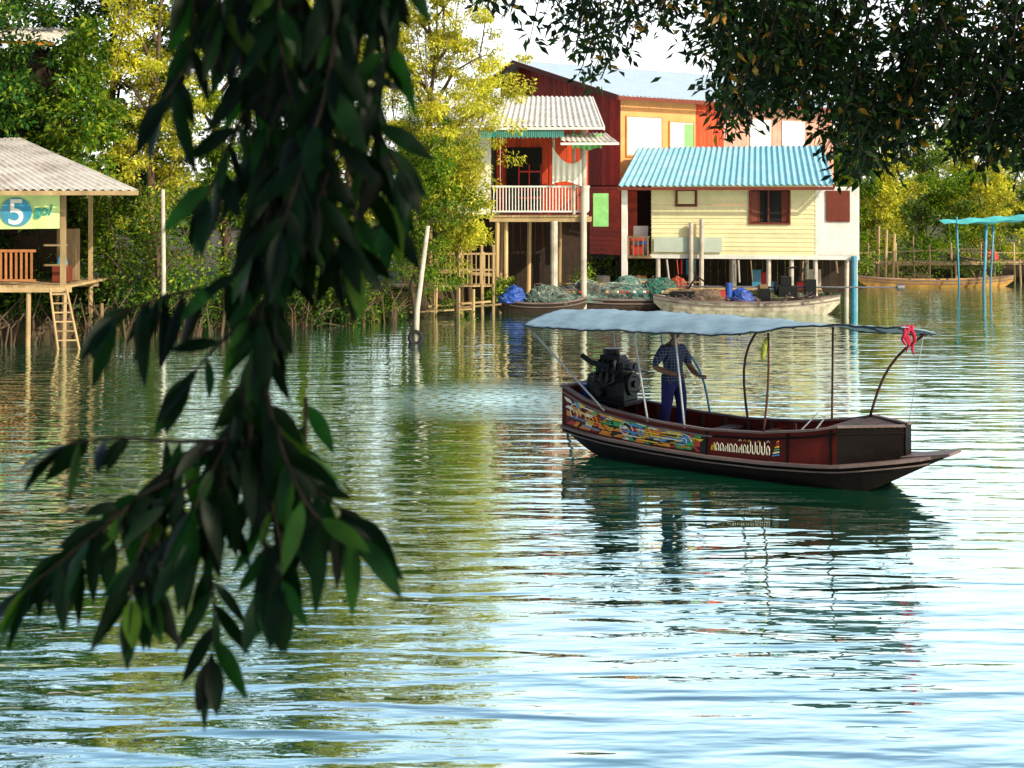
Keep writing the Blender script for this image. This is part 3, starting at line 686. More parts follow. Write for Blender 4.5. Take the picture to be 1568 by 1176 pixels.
def heap(name,H,c,r,mat,seed,cord=None,ncord=0,flow=1.0):
    """a pile of soft, folded cloth or netting; optional cords lie over its surface"""
    b=MB(); nu,nv=84,34; vs=[];fs=[]; sd=Vector((seed*7.3,seed*3.1,seed*1.7)); rr=random.Random(seed)
    def surf(a,th,lift=0.):
        d0=Vector((math.cos(th)*math.cos(a),math.cos(th)*math.sin(a),math.sin(th)))
        q=Vector((d0.x*r[0],d0.y*r[1],d0.z*r[2]))
        n1=mnoise.noise(q*1.7+sd); n2=mnoise.noise(Vector((q.x*5,q.y*5,q.z*9))+sd); n3=1-abs(mnoise.noise(Vector((q.x*9+q.z*5,q.y*9,q.z*4))+sd))*2
        k=1+.30*n1+.13*n2+.09*n3*flow
        k2=(1 if math.sin(th)>.25 else .9)
        return Vector((c[0]+q.x*k*k2,c[1]+q.y*k,c[2]+q.z*k))+d0*lift
    for j in range(nv+1):
        th=math.pi*.5*(1-j/nv)
        for i in range(nu): vs.append(surf(2*math.pi*i/nu,th))
    for j in range(nv):
        for i in range(nu):
            a=j*nu+i; e2=j*nu+(i+1)%nu
            fs.append((a,e2,e2+nu,a+nu))
    b.add(vs,fs); b.obj(name,mat,H,smooth=True)
    if cord:
        b=MB()
        for k in range(ncord):
            a=rr.uniform(3.3,6.1); th=rr.uniform(.0,1.3); da=rr.uniform(-.12,.12); dt=rr.uniform(-.10,.10); pts=[]
            for q in range(10):
                pts.append(surf(a,min(1.5,max(.0,th)),.012)); a+=da+rr.uniform(-.04,.04); th+=dt+rr.uniform(-.04,.04)
            b.tube(pts,rr.uniform(.006,.013),4,cap=False)
        b.obj(name+'_cords',cord,H)
def ropes(H,x0,x1,n,seed,z0=.65,z1=1.15,y=-.7):
    b=MB(); rr=random.Random(seed)
    for k in range(n):
        x=rr.uniform(x0,x1); yy=y+rr.uniform(0,.3); z=rr.uniform(z0,z1); pts=[(x,yy,z)]
        for q in range(6): pts.append((pts[-1][0]+rr.uniform(-.05,.2),yy-.06+rr.uniform(-.06,.06),max(.3,pts[-1][2]+rr.uniform(-.14,.12))))
        b.tube(pts,rr.uniform(.008,.018),4)
    b.obj('ropes',m_rail,H)
Hb=mboat('moored_boat',(-.6,53.6,0),math.radians(-3),3.4,1.2,.42,m_woodd,m_rail,m_deck,sheer=.2)
heap('blue_tarp',Hb,(.6,-.05,.4),(.62,.5,.55),m_blue2,1); heap('net_bundle',Hb,(1.95,0,.35),(.95,.55,.62),m_net,2,m_cord,70); ropes(Hb,1.2,2.6,10,3)
Hb=mboat('moored_fishing_boat',(1.6,54.2,0),math.radians(2),6.0,1.5,.5,m_woodd,m_rail,m_deck,sheer=.2)
heap('fishing_nets',Hb,(1.4,0,.4),(1.5,.7,.72),m_net,3,m_cord,130); heap('teal_nets',Hb,(3.2,.1,.4),(1.4,.65,.78),M('teal_net',(.05,.15,.13),.95,.6,14,bump=1.0,dirt=(.17,.26,.23),dirtamt=.8,dirtscale=6,spec=.1),4,m_cord,120)
heap('orange_net',Hb,(4.75,0,.45),(.42,.42,.75),M('orange_net',(.36,.08,.04),.95,.5,12,bump=1.0),5,m_redp,20)
heap('green_net',Hb,(4.05,-.1,.45),(.6,.5,.82),M('green_net',(.03,.14,.10),.95,.5,12,bump=1.0),6,m_cord,30)
b=MB(); rr=random.Random(9)
for k in range(16): 
    x=rr.uniform(.3,4.6); b.tube([(x,-.72,.78),(x+.10,-.73,.78)],.045,8,k%3)
b.beam((.2,.1,1.05),(5.6,-.2,1.12),.035,.035,1); b.beam((.8,-.3,.98),(4.9,.2,1.22),.03,.03,1)
b.obj('floats_and_poles',[m_white,m_woodl,m_redp],Hb)
ropes(Hb,.2,4.8,30,4)
Hb=mboat('moored_long_boat',(5.3,53.2,0),math.radians(-2),6.9,1.5,.5,m_white2,m_rail,m_deck,sheer=.22)
b=MB(); b.tube([(1.0,.2,1.0),(9.2,-.1,1.0)],.035,6); b.tube([(9.0,-.1,1.0),(9.25,-.1,1.0)],.12,8); b.obj('propeller_shaft',m_steel,Hb)
b=MB(); b.box(4.6,-.3,.65,5.3,.25,1.05); b.box(4.75,-.2,1.05,5.1,.15,1.4); b.tube([(5.0,0,1.3),(5.0,0,1.7),(5.3,0,1.75)],.05,6); b.tube([(4.5,0,.95),(4.6,0,.95)],.25,14); b.box(5.6,-.25,.65,6.0,.2,1.3); b.tube([(5.3,.1,1.1),(5.7,.1,1.9)],.03,6)
b.box(.7,-.4,.5,1.5,.3,.85); b.tube([(1.2,0,.8),(1.6,0,1.4),(1.9,.2,1.2)],.04,6); b.box(3.9,-.35,.5,4.3,.3,.95)
b.obj('engine_and_gear',m_metal,Hb,bevel=.03)
heap('tarp_heap',Hb,(1.7,0,.4),(.9,.5,.5),M('brown_tarp',(.16,.11,.07),.9,.4,7,bump=.8),12); heap('blue_sheet',Hb,(3.3,0,.4),(.45,.4,.45),m_blue2,15); ropes(Hb,.4,5.8,30,9,.5,.85,-.75)
b=MB(); b.box(3.9,-.3,.95,4.2,.1,1.1); b.tube([(2.8,0,.6),(2.8,0,1.15)],[.16,.12],12,1); b.box(2.35,-.2,.6,2.65,.2,.85,2); b.obj('crates',[m_wood,m_blue2,m_redp,m_bluep],Hb,bevel=.02)
b=MB()
for k in range(4): b.beam((.3+k*.1,.3+k*.1,.75+.05*k),(6.3,.1+.12*k,.8+.05*k),.1,.03)
b.obj('loose_planks',m_woodl,Hb)
Hb=mboat('moored_long_boat',(16.8,69,0),math.radians(2),7.6,1.2,.34,M('yellow_wood',(.46,.24,.05),.6,.3,3,dirt=(.15,.08,.03),dirtamt=.7),m_rail,m_deck,sheer=.2)
Hb=mboat('moored_boat',(22.8,74.5,.3),math.radians(3),7.5,1.4,.7,m_woodd,m_rail,m_deck,sheer=.4)
heap('pink_basket',Hb,(2.2,-.2,.7),(.5,.4,.5),m_redp,9)
H=empty('storage_barrels',(2.0,57.8,0))
b=MB()
for x,mi in ((0,0),(.75,1),(1.7,0),(3.2,1)): b.tube([(x,0,.3),(x,0,.34),(x,0,.75),(x,0,1.1),(x,0,1.16)],[.25,.29,.3,.29,.25],14,mi)
b.box(-.6,-.6,.2,4,.6,.3,2); b.beam((-.5,-.4,.25),(-.5,-.4,-.5),.1,.1,2); b.beam((3.9,-.4,.25),(3.9,-.4,-.5),.1,.1,2)
b.obj('barrels_on_planks',[m_conc,m_tan,m_wood],H,smooth=False)

# ------------------------------------------------------------------ LONGTAIL BOAT
BO=empty('longtail_boat',(1.1,24.9,0),math.atan2(-.6,.8))
ss=[0,.5,1,2,3,4,4.8,5.2,5.6,6.0,6.3,6.6]
fw =lambda s:float(np.interp(s,ss,[.37,.52,.60,.70,.74,.74,.74,.72,.62,.45,.30,.10]))
fzr=lambda s:float(np.interp(s,ss,[.42,.38,.34,.30,.28,.29,.33,.36,.42,.48,.53,.60]))
fzt=lambda s:float(np.interp(s,ss,[1.10,.95,.84,.73,.69,.74,.85,.94,.95,.96,.96,.96]))
fzb=lambda s:float(np.interp(s,ss,[.32,.08,-.08,-.15,-.15,-.15,-.15,-.10,.0,.22,.38,.54]))
fwc=lambda s:float(np.interp(s,[0,.5,1,2,3,4,4.8,5.2,6.02],[.34,.49,.57,.67,.71,.71,.71,.69,.10]))
def smooth_s(a,b_,n): return [a+(b_-a)*i/n for i in range(n+1)]
b=MB(); st=smooth_s(0,6.6,44); vs=[]
for s in st:
    w_=fw(s); z=fzr(s); q=fzb(s)
    vs+=[(s,-w_,z),(s,-w_*.93,z*.55+q*.45),(s,-w_*.72,q),(s,w_*.72,q),(s,w_*.93,z*.55+q*.45),(s,w_,z),(s,w_*.8,z-.03),(s,-w_*.8,z-.03)]
fs=[]
for i in range(44):
    for j in range(8):
        if j==6 and st[i]<5.9: continue
        a=i*8+j;c=i*8+(j+1)%8; fs.append((a,a+8,c+8,c))
fs.append((0,1,2,3,4,5,6,7)); fs.append(tuple(44*8+j for j in (7,6,5,4,3,2,1,0)))
b.add(vs,fs); b.obj('hull',m_hull,BO,smooth=False)
b=MB()
for sg in (-1,1):
    for i in range(44):
        s0,s1=st[i],st[i+1]
        b.beam((s0,sg*(fw(s0)+.0),fzr(s0)),(s1,sg*(fw(s1)+.0),fzr(s1)),.11,.045)
        if i<43: b.beam((s0,sg*(fw(s0)*.97+.01),fzr(s0)-.09),(s1,sg*(fw(s1)*.97+.01),fzr(s1)-.09),.03,.02)
b.beam((6.0,0,.50),(6.75,0,.63),.5,.04)
b.obj('rub_rail',m_rail,BO)
m_pp=[M('paint_red',(.50,.03,.015),.5,.3,12),M('paint_yellow',(.86,.54,.04),.5,.25,12),M('paint_green',(.05,.36,.11),.5,.2,12),M('paint_blue',(.06,.26,.55),.5,.2,12),M('paint_white',(.82,.74,.58),.5,.2,12),M('paint_orange',(.76,.24,.02),.5,.2,12),M('paint_black',(.01,.01,.01),.5,.2,12)]
cs=smooth_s(0,5.2,30)+[5.35,5.6,5.8,6.02]
def cp(s,t,off=0.):
    return (s,-(fwc(s)+off),fzr(s)+(fzt(s)-fzr(s))*t)
b=MB()
for sg in (-1,1):
    for i in range(len(cs)-1):
        s0,s1=cs[i],cs[i+1]; mi=0 if s0<5.19 else 1
        p=[]
        for s in (s0,s1):
            for o in (0,-.03):
                for z in (fzr(s)-.02,fzt(s)): p.append((s,sg*(fwc(s)+o),z))
        b.add(p,[(0,4,5,1),(2,3,7,6),(1,5,7,3)],mi)
        b.beam((s0,sg*fwc(s0),fzt(s0)+.012),(s1,sg*fwc(s1),fzt(s1)+.012),.075,.03,2)
        b.beam((s0,sg*(fwc(s0)+.012),fzt(s0)-.09),(s1,sg*(fwc(s1)+.012),fzt(s1)-.09),.02,.03,2 if s0<3 else 1)
for sx in (3.0,4.4,5.1):
    for sg in (-1,1): b.box(sx,sg*(fwc(sx)-.001),fzr(sx),sx+.03,sg*(fwc(sx)+.02),fzt(sx)-.02,1)
b.box(-.02,-.36,.30,.03,.36,1.1,0); b.box(-.05,-.38,1.09,.05,.38,1.13,2)
b.box(6.0,-.11,.46,6.04,.11,.96,1)
b.obj('coaming_boards',[m_hullr,m_hull,m_rail],BO)
rr=random.Random(12); b=MB()
def patch(s0,s1,t0,t1,sk,mi,off):
    n=3
    for k in range(n):
        a=s0+(s1-s0)*k/n; c=s0+(s1-s0)*(k+1)/n
        for sg in (-1,1):
            ps=[cp(a,t0,off),cp(c,t0,off),cp(c+sk,t1,off),cp(a+sk,t1,off)]
            if sg==1: ps=[(p[0],-p[1],p[2]) for p in ps]
            b.add(ps,[(0,1,2,3)],mi)
patch(.03,3.0,.1,.84,0,6,.002)
s=.06
while s<2.85:
    for row in range(4):
        t0=.12+row*.18; wd=rr.uniform(.08,.26); mi=rr.choice([0,1,1,2,3,4,5,5,0])
        s0=s+rr.uniform(-.03,.05)
        patch(s0,min(s0+wd,2.9),t0+rr.uniform(-.03,.03),t0+.14+rr.uniform(-.04,.04),rr.choice([-.08,.08,.12,.04,0]),mi,.004+.0009*(row+rr.randint(0,3)*4))
    s+=.16
for k in range(44):
    s0=rr.uniform(.1,2.5); t=rr.uniform(.15,.75); patch(s0,s0+rr.uniform(.15,.4),t,t+.04,rr.uniform(-.05,.1),rr.choice([1,4,5,1,2,3,6]),.018+.0004*k)
def stroke(p,r,mi):
    for sg in (-1,1):
        b.tube([ (lambda q:(q[0],sg*-q[1],q[2]))(cp(a,c,.010)) for a,c in p],r,5,mi)
for k in range(7):
    s0=.3+k*.38; stroke([(s0+.16*(1-a/14)*math.cos(a*.8),.46+.30*(1-a/14)*math.sin(a*.8)) for a in range(13)],.009,[4,1,6,4,1,3,4][k])
# small flowing script with loops and marks above, like the painted boat name
s=3.10; rl=random.Random(5)
for k in range(13):
    q=.062; mi=rl.choice([4,4,1,4]); typ=rl.randint(0,4)
    base=.26; top=.56
    stroke([(s+.010*math.cos(a*1.05)+.008,base+.05+.05*math.sin(a*1.05)) for a in range(7)],.0065,mi)
    if typ in (0,3): stroke([(s,base),(s,top-.08),(s+q*.4,top),(s+q*.8,top-.08),(s+q*.8,base)],.0085,mi)
    elif typ==1: stroke([(s,top),(s,base+.05),(s+q*.4,base),(s+q*.8,base+.08),(s+q*.8,top+.14)],.0085,mi)
    elif typ==2: stroke([(s,base+.1),(s+q*.3,top-.1),(s+q*.5,base+.1),(s+q*.85,top),(s+q*.85,base)],.0085,mi)
    else: stroke([(s+q*.2,top),(s+q*.7,top-.05),(s+q*.5,base+.12),(s+q*.8,base)],.0085,mi)
    if rl.random()<.4: stroke([(s+.005,.68),(s+.03,.74),(s+.055,.68)],.006,rl.choice([1,4,5]))
    s+=.080
for k in range(6): stroke([(4.16+.015*k,.24+.09*k),(4.27,.28+.09*k)],.012,[3,4,2,1,0,5][k])
b.obj('painted_decoration',m_pp,BO)
b=MB()
for i in range(26):
    s0=.15+i*.2; hw=fwc(s0+.1)-.05; b.box(s0,-hw,.30,s0+.185,hw,.34)
for i in range(12):
    s=.5+i*.42
    for sg in (-1,1): b.box(s,sg*(fwc(s)-.04),.3,s+.045,sg*(fwc(s)-.085),fzt(s)-.03)
for s in (2.7,3.5,4.3): b.box(s,-fwc(s)+.05,.55,s+.25,fwc(s)-.05,.59)
b.box(4.95,-.66,.86,5.2,.66,.90); b.box(.02,-.3,.88,.35,.3,.92)
b.obj('floor_and_seats',m_deck,BO)
b=MB()
for i in range(10):
    s0=5.2+i*.08; hw=max(.08,fwc(s0)-.03); b.box(s0,-hw,.92,s0+.075,hw,.94)
b.obj('bow_deck',m_deck,BO)
def cz(s,v):
    near=np.interp(s,[-.6,0,1.4,2.6,3.6,4.4,5.2,6.2],[2.16,2.16,2.20,2.22,2.26,2.42,2.50,2.50])
    far =np.interp(s,[-.6,0,1.4,2.6,3.6,4.4,5.2,6.2],[2.34,2.38,2.40,2.40,2.38,2.34,2.27,2.30])
    mid =(near+far)/2+np.interp(s,[-.6,3.4,4.4,6.2],[.07,.08,.03,.02])
    t=(v+1)/2
    base=near*(1-t)+far*t+(mid-(near+far)/2)*(1-v*v)
    fr=min(abs(s-q) for q in (-.6,.2,1.4,2.6,3.6,4.5,5.4,6.2))
    return float(base-.022*min(1,fr/.5)**.8+.006*math.sin(s*13+v*4)+.006*math.sin(s*31-v*9)*abs(v)+.004*math.sin(s*5+v*17))
b=MB(); vs=[];fs=[];nu=120;nv=18
def chw(s):
    fr=min(abs(s-q) for q in (-.6,.2,1.4,2.6,3.6,4.5,5.4,6.2))
    return .79-.10*max(0,(s-4.5)/1.7)-.1*max(0,(-s)/.6)-.03*min(1,fr/.5)
for i in range(nu+1):
    s=-.6+6.8*i/nu
    hw=chw(s)
    for j in range(nv+1):
        v=-1+2*j/nv; vs.append((s,hw*v,cz(s,v)))
for i in range(nu):
    for j in range(nv):
        a=i*(nv+1)+j; fs.append((a,a+nv+1,a+nv+2,a+1))
b.add(vs,fs)
o=b.obj('canopy',m_tarp,BO,smooth=True); sm=o.modifiers.new('s','SOLIDIFY'); sm.thickness=.01
b=MB()
for v in (-1,1):
    pts=[]
    for i in range(0,nu+1,2):
        s=-.6+6.8*i/nu; pts.append((s,(chw(s)+.006)*v,cz(s,v)-.012))
    b.tube(pts,.016,6)
for s in (-.58,0.2,1.4,2.6,3.6,4.5,5.4,6.15): b.tube([(s,.74*v/6*(chw(s)/.79),cz(s,v/6)-.03) for v in range(-6,7)],.016,6)
b.obj('canopy_frame',m_tarpd,BO,smooth=True)
b=MB()
def leg(p0,p1,bend,mi=0,r=.018):
    p0=Vector(p0);p1=Vector(p1); pts=[]
    for k in range(9):
        t=k/8; pts.append(p0*(1-t)+p1*t+Vector(bend)*math.sin(t*math.pi))
    b.tube(pts,r,7,mi)
leg((1.0,-.58,.80),(-.55,-.66,2.14),(0,0,0))
leg((1.9,-.67,.72),(1.65,-.72,2.2),(0,0,0)); leg((2.6,-.69,.68),(2.45,-.74,2.2),(0,0,0))
leg((.6,.5,.9),(.3,.7,2.3),(0,0,0))
leg((1.5,.62,.8),(1.3,.72,2.35),(0,0,0))
leg((4.0,-.71,.72),(4.1,-.74,2.3),(.04,0,.0),1); leg((4.5,.70,.76),(4.5,.74,2.3),(0.0,0,0),1)
leg((3.0,.70,.70),(3.35,.72,2.36),(-.22,0,.18),1,.022); leg((5.15,.66,.9),(6.05,.66,2.28),(-.12,0,.15),1,.022)
leg((2.3,.68,.72),(1.95,.6,1.7),(0.05,0,.12),2,.02)
leg((4.2,.0,.62),(4.45,.3,.98),(0,0,0),0,.012); leg((4.5,-.2,.62),(4.7,.1,1.0),(0,0,0),0,.012)
b.tube([(6.02,.05,.97),(6.1,.45,2.28)],.006,4,0)
b.obj('canopy_poles',[m_pole,m_rust,m_bluep],BO,smooth=True)
b=MB()
for k in range(4):
    x0=6.18+.03*k; y0=-.45+.05*k; pts=[(x0-.05,y0,2.50)]
    for q in range(6): pts.append((pts[-1][0]+.035*math.sin(q*1.7+k*2),y0+.03*math.cos(q*1.3+k),pts[-1][2]-.05-.008*k))
    b.tube(pts,[.018,.04,.028,.03,.02,.022,.006],6)
b.obj('red_ribbon',m_pink,BO,smooth=True)
b=MB(); b.tube([(4.08,-.71,2.22),(4.05,-.74,2.1),(4.02,-.75,1.95),(4.0,-.74,1.85)],[.04,.05,.045,.015],7); b.tube([(3.1,.6,2.3),(3.1,.62,2.1)],[.04,.02],6); b.obj('flower_garland',M('garland',(.35,.38,.06),.8,.3,12),BO,smooth=True)
b=MB()
b.box(.45,-.22,.92,1.15,.22,1.30); b.box(.55,-.18,1.30,1.10,.16,1.56); b.box(.60,-.12,1.56,1.0,.10,1.68)
for k in range(4): b.tube([(.62+k*.13,-.20,1.35),(.62+k*.13,-.31,1.38),(.62+k*.13,-.33,1.25),(.8,-.30,1.16)],.028,7)
b.tube([(1.15,0,1.2),(1.22,0,1.2)],.20,20); b.tube([(1.22,0,1.2),(1.26,0,1.2)],.06,12); b.tube([(1.17,.1,1.48),(1.21,.1,1.48)],.08,14)
b.tube([(.38,0,1.15),(.45,0,1.15)],.21,20)
b.tube([(.75,.02,1.68),(.75,.02,1.78)],.15,16); b.tube([(.9,-.25,1.5),(.55,-.3,1.55),(.35,-.3,1.66)],.05,8)
b.tube([(.5,.2,1.2),(.55,.3,1.5),(.9,.28,1.6)],.035,7); b.box(1.02,-.27,1.0,1.18,-.16,1.25); b.tube([(.7,-.24,1.05),(.7,-.34,1.05)],.07,12)
b.tube([(.9,.2,1.25),(.95,.28,1.1),(1.1,.1,1.0)],.02,6)
b.box(.40,-.28,.84,1.2,.28,.92); b.box(.6,-.1,.34,.95,.1,.84)
for k in range(5): b.box(.60+k*.1,-.195,1.33,.63+k*.1,.175,1.6)
b.obj('engine_block',m_metal,BO,bevel=.012)
b=MB(); b.tube([(1.1,-.05,1.45),(1.45,-.15,1.46),(1.70,-.14,1.43)],.018,7); b.tube([(.4,0,1.1),(-.3,.5,.7),(-1.1,1.3,-.15)],.028,8); torus(b,(1.24,0,1.2),.13,.012,'y')
b.tube([(.95,-.2,1.42),(1.0,-.25,1.62)],.02,6)
b.obj('tiller_and_shaft',m_steel,BO,smooth=True)
b=MB(); b.tube([(2.15,-.45,.34),(2.15,-.45,.62)],[.16,.2],14); b.box(2.3,-.1,.34,2.6,.2,.5); b.tube([(.2,.1,.92),(.2,.1,1.12)],.11,12); b.obj('basket_and_can',m_blue2,BO)

# ------------------------------------------------------------------ BOATMAN
def plaid():
    m,nt=NT('plaid_shirt'); L=nt.links
    out=N(nt,'ShaderNodeOutputMaterial'); p=N(nt,'ShaderNodeBsdfPrincipled'); L.new(p.outputs[0],out.inputs[0])
    tc=N(nt,'ShaderNodeTexCoord'); 
    res=[]
    for ax in ('X','Z'):
        wv=N(nt,'ShaderNodeTexWave'); wv.bands_direction=ax; wv.inputs['Scale'].default_value=7; L.new(tc.outputs['Object'],wv.inputs['Vector'])
        gt=N(nt,'ShaderNodeMath',operation='GREATER_THAN'); gt.inputs[1].default_value=.88; L.new(wv.outputs['Fac'],gt.inputs[0]); res.append(gt.outputs[0])
    ad=N(nt,'ShaderNodeMath',operation='ADD'); L.new(res[0],ad.inputs[0]); L.new(res[1],ad.inputs[1])
    r=N(nt,'ShaderNodeMapRange'); r.inputs[2].default_value=2; L.new(ad.outputs[0],r.inputs[0])
    mx=N(nt,'ShaderNodeMix',data_type='RGBA'); L.new(r.outputs[0],mx.inputs[0]); mx.inputs[6].default_value=(.008,.014,.055,1); mx.inputs[7].default_value=(.12,.15,.24,1)
    L.new(mx.outputs[2],p.inputs['Base Color']); p.inputs['Roughness'].default_value=.9
    return m
m_shirt=plaid(); m_pants=M('blue_trousers',(.007,.010,.09),.85,.3,6,bump=.2); m_skin=M('skin',(.18,.085,.05),.55,.1,8,bump=.05); m_hair=M('black_hair',(.01,.008,.007),.6,.3,20)
P=empty('boatman',(0,0,0))
cx=1.1+.8*1.95+.6*.05; cy=24.9-.6*1.95+.8*.05
P.location=(cx,cy,.345); P.rotation_euler=(0,0,math.radians(37)); P.scale=(1.12,1.12,1.08)
def skin(name,V,E,R,mats,parent,root=0,sub=2,matfn=None):
    me=bpy.data.meshes.new(name); me.from_pydata(V,E,[]); 
    o=bpy.data.objects.new(name,me); COL.objects.link(o)
    sk=o.modifiers.new('skin','SKIN'); sk.use_smooth_shade=True
    for i,r in enumerate(R):
        d=me.skin_vertices[0].data[i]; d.radius=r if hasattr(r,'__len__') else (r,r); d.use_root=(i==root)
    sb=o.modifiers.new('sub','SUBSURF'); sb.levels=sub; sb.render_levels=sub
    bpy.context.view_layer.update()
    dg=bpy.context.evaluated_depsgraph_get()
    nm=bpy.data.meshes.new_from_object(o.evaluated_get(dg))
    bpy.data.objects.remove(o)
    o=bpy.data.objects.new(name,nm); COL.objects.link(o); o.parent=parent
    nm.materials.clear()
    for m in mats: nm.materials.append(m)
    for f in nm.polygons:
        f.use_smooth=True
        f.material_index=matfn(f.center) if matfn else 0
    return o
V=[(0,0,.93),(0,-.005,1.05),(0,0,1.18),(0,.01,1.33),(0,.005,1.42),(0,-.015,1.49),(0,-.02,1.56),
   (-.18,.01,1.38),(-.29,.02,1.24),(-.35,.04,1.13),(-.28,-.12,1.07),(-.17,-.26,1.03),
   (.18,.01,1.38),(.27,-.01,1.24),(.31,-.02,1.12),(.31,-.12,1.03),(.30,-.24,.98),
   (-.10,0,.87),(-.13,-.02,.66),(-.15,-.02,.48),(-.16,.01,.26),(-.16,.03,.08),(-.17,-.10,.035),
   (.10,0,.87),(.13,-.03,.66),(.14,-.04,.48),(.15,-.01,.26),(.15,.01,.08),(.17,-.12,.035)]
E=[(0,1),(1,2),(2,3),(3,4),(4,5),(5,6),(3,7),(7,8),(8,9),(9,10),(10,11),(3,12),(12,13),(13,14),(14,15),(15,16),
   (0,17),(17,18),(18,19),(19,20),(20,21),(21,22),(0,23),(23,24),(24,25),(25,26),(26,27),(27,28)]
R=[(.18,.125),(.175,.12),(.175,.12),(.185,.12),(.11,.09),(.058,.058),(.058,.058),
   .092,.075,.052,.045,.032, .092,.075,.052,.045,.032,
   .115,.10,.08,.07,.062,.042,.115,.10,.08,.07,.062,.042]
def bm(c):
    if abs(c.x)>.20 or c.y<-.14:
        if c.z>.9: return 0 if c.z>1.15 else 2
    if c.z>1.45: return 2
    if c.z>.90: return 0
    return 1 if c.z>.09 else 2
skin('body',V,E,R,[m_shirt,m_pants,m_skin],P,matfn=bm)
def hand(name,w,side,ang):
    V=[(0,0,0),(0,-.05,-.01),(0,-.085,-.015)]; E=[(0,1),(1,2)]; R=[(.024,.016),(.034,.015),(.036,.014)]
    for k,(x,l) in enumerate(((-.03,.030),(-.010,.036),(.011,.033),(.030,.026))):
        n=len(V); V+=[(x,-.092,-.014),(x,-.092-l,-.022),(x,-.095-l*1.15,-.022-l*.9),(x,-.088-l*.4,-.03-l*1.15)]
        E+=[(2,n),(n,n+1),(n+1,n+2),(n+2,n+3)]; R+=[.0105,.0095,.0085,.0075]
    n=len(V); V+=[(side*.038,-.035,-.02),(side*.052,-.065,-.038),(side*.035,-.09,-.055)]; E+=[(1,n),(n,n+1),(n+1,n+2)]; R+=[.012,.0105,.009]
    o=skin(name,V,E,R,[m_skin],P,root=0,sub=1); o.location=w; o.rotation_euler=(math.radians(-10),0,ang); return o
hand('right_hand',(-.17,-.26,1.03),1,math.radians(35)); hand('left_hand',(.30,-.24,.98),-1,0)
def ell(b,c,r,n=20,k=14,mi=0,fn=None):
    vs=[];fs=[]
    for j in range(k+1):
        th=math.pi*j/k
        for i in range(n):
            a=2*math.pi*i/n; p=Vector((math.sin(th)*math.cos(a),math.sin(th)*math.sin(a),math.cos(th)))
            q=Vector((p.x*r[0],p.y*r[1],p.z*r[2]))
            if fn: q=fn(p,q)
            vs.append((c[0]+q.x,c[1]+q.y,c[2]+q.z))
    for j in range(k):
        for i in range(n): fs.append((j*n+i,(j+1)*n+i,(j+1)*n+(i+1)%n,j*n+(i+1)%n))
    b.add(vs,fs,mi)
def headf(p,q):
    if p.z<0: q.x*=1+p.z*.28; q.y*=(1+p.z*.12) if p.y<0 else (1+p.z*.4)
    return q
b=MB(); hc=(0,-.035,1.645)
ell(b,hc,(.076,.096,.118),24,18,0,headf)
b.tube([(0,hc[1]-.088,hc[2]+.02),(0,hc[1]-.112,hc[2]-.022),(0,hc[1]-.09,hc[2]-.034)],[.009,.017,.012],8,0)
for sg in (-1,1):
    ell(b,(sg*.077,hc[1]+.005,hc[2]-.005),(.012,.022,.032),8,6,0)
    ell(b,(sg*.030,hc[1]-.082,hc[2]+.012),(.014,.010,.008),8,6,2); ell(b,(sg*.030,hc[1]-.089,hc[2]+.012),(.006,.005,.006),8,6,1)
    b.tube([(sg*.014,hc[1]-.092,hc[2]+.034),(sg*.046,hc[1]-.078,hc[2]+.036)],.005,5,1)
b.tube([(-.024,hc[1]-.084,hc[2]-.058),(0,hc[1]-.092,hc[2]-.056),(.024,hc[1]-.084,hc[2]-.058)],.006,6,3)
ell(b,(0,hc[1]+.012,hc[2]+.026),(.084,.098,.106),24,14,1,lambda p,q: Vector((q.x,q.y if p.y>-.2 or p.z>.45 else q.y*.55,max(q.z,-.06))))
b.obj('head',[m_skin,m_hair,m_white,m_brown],P,smooth=True)

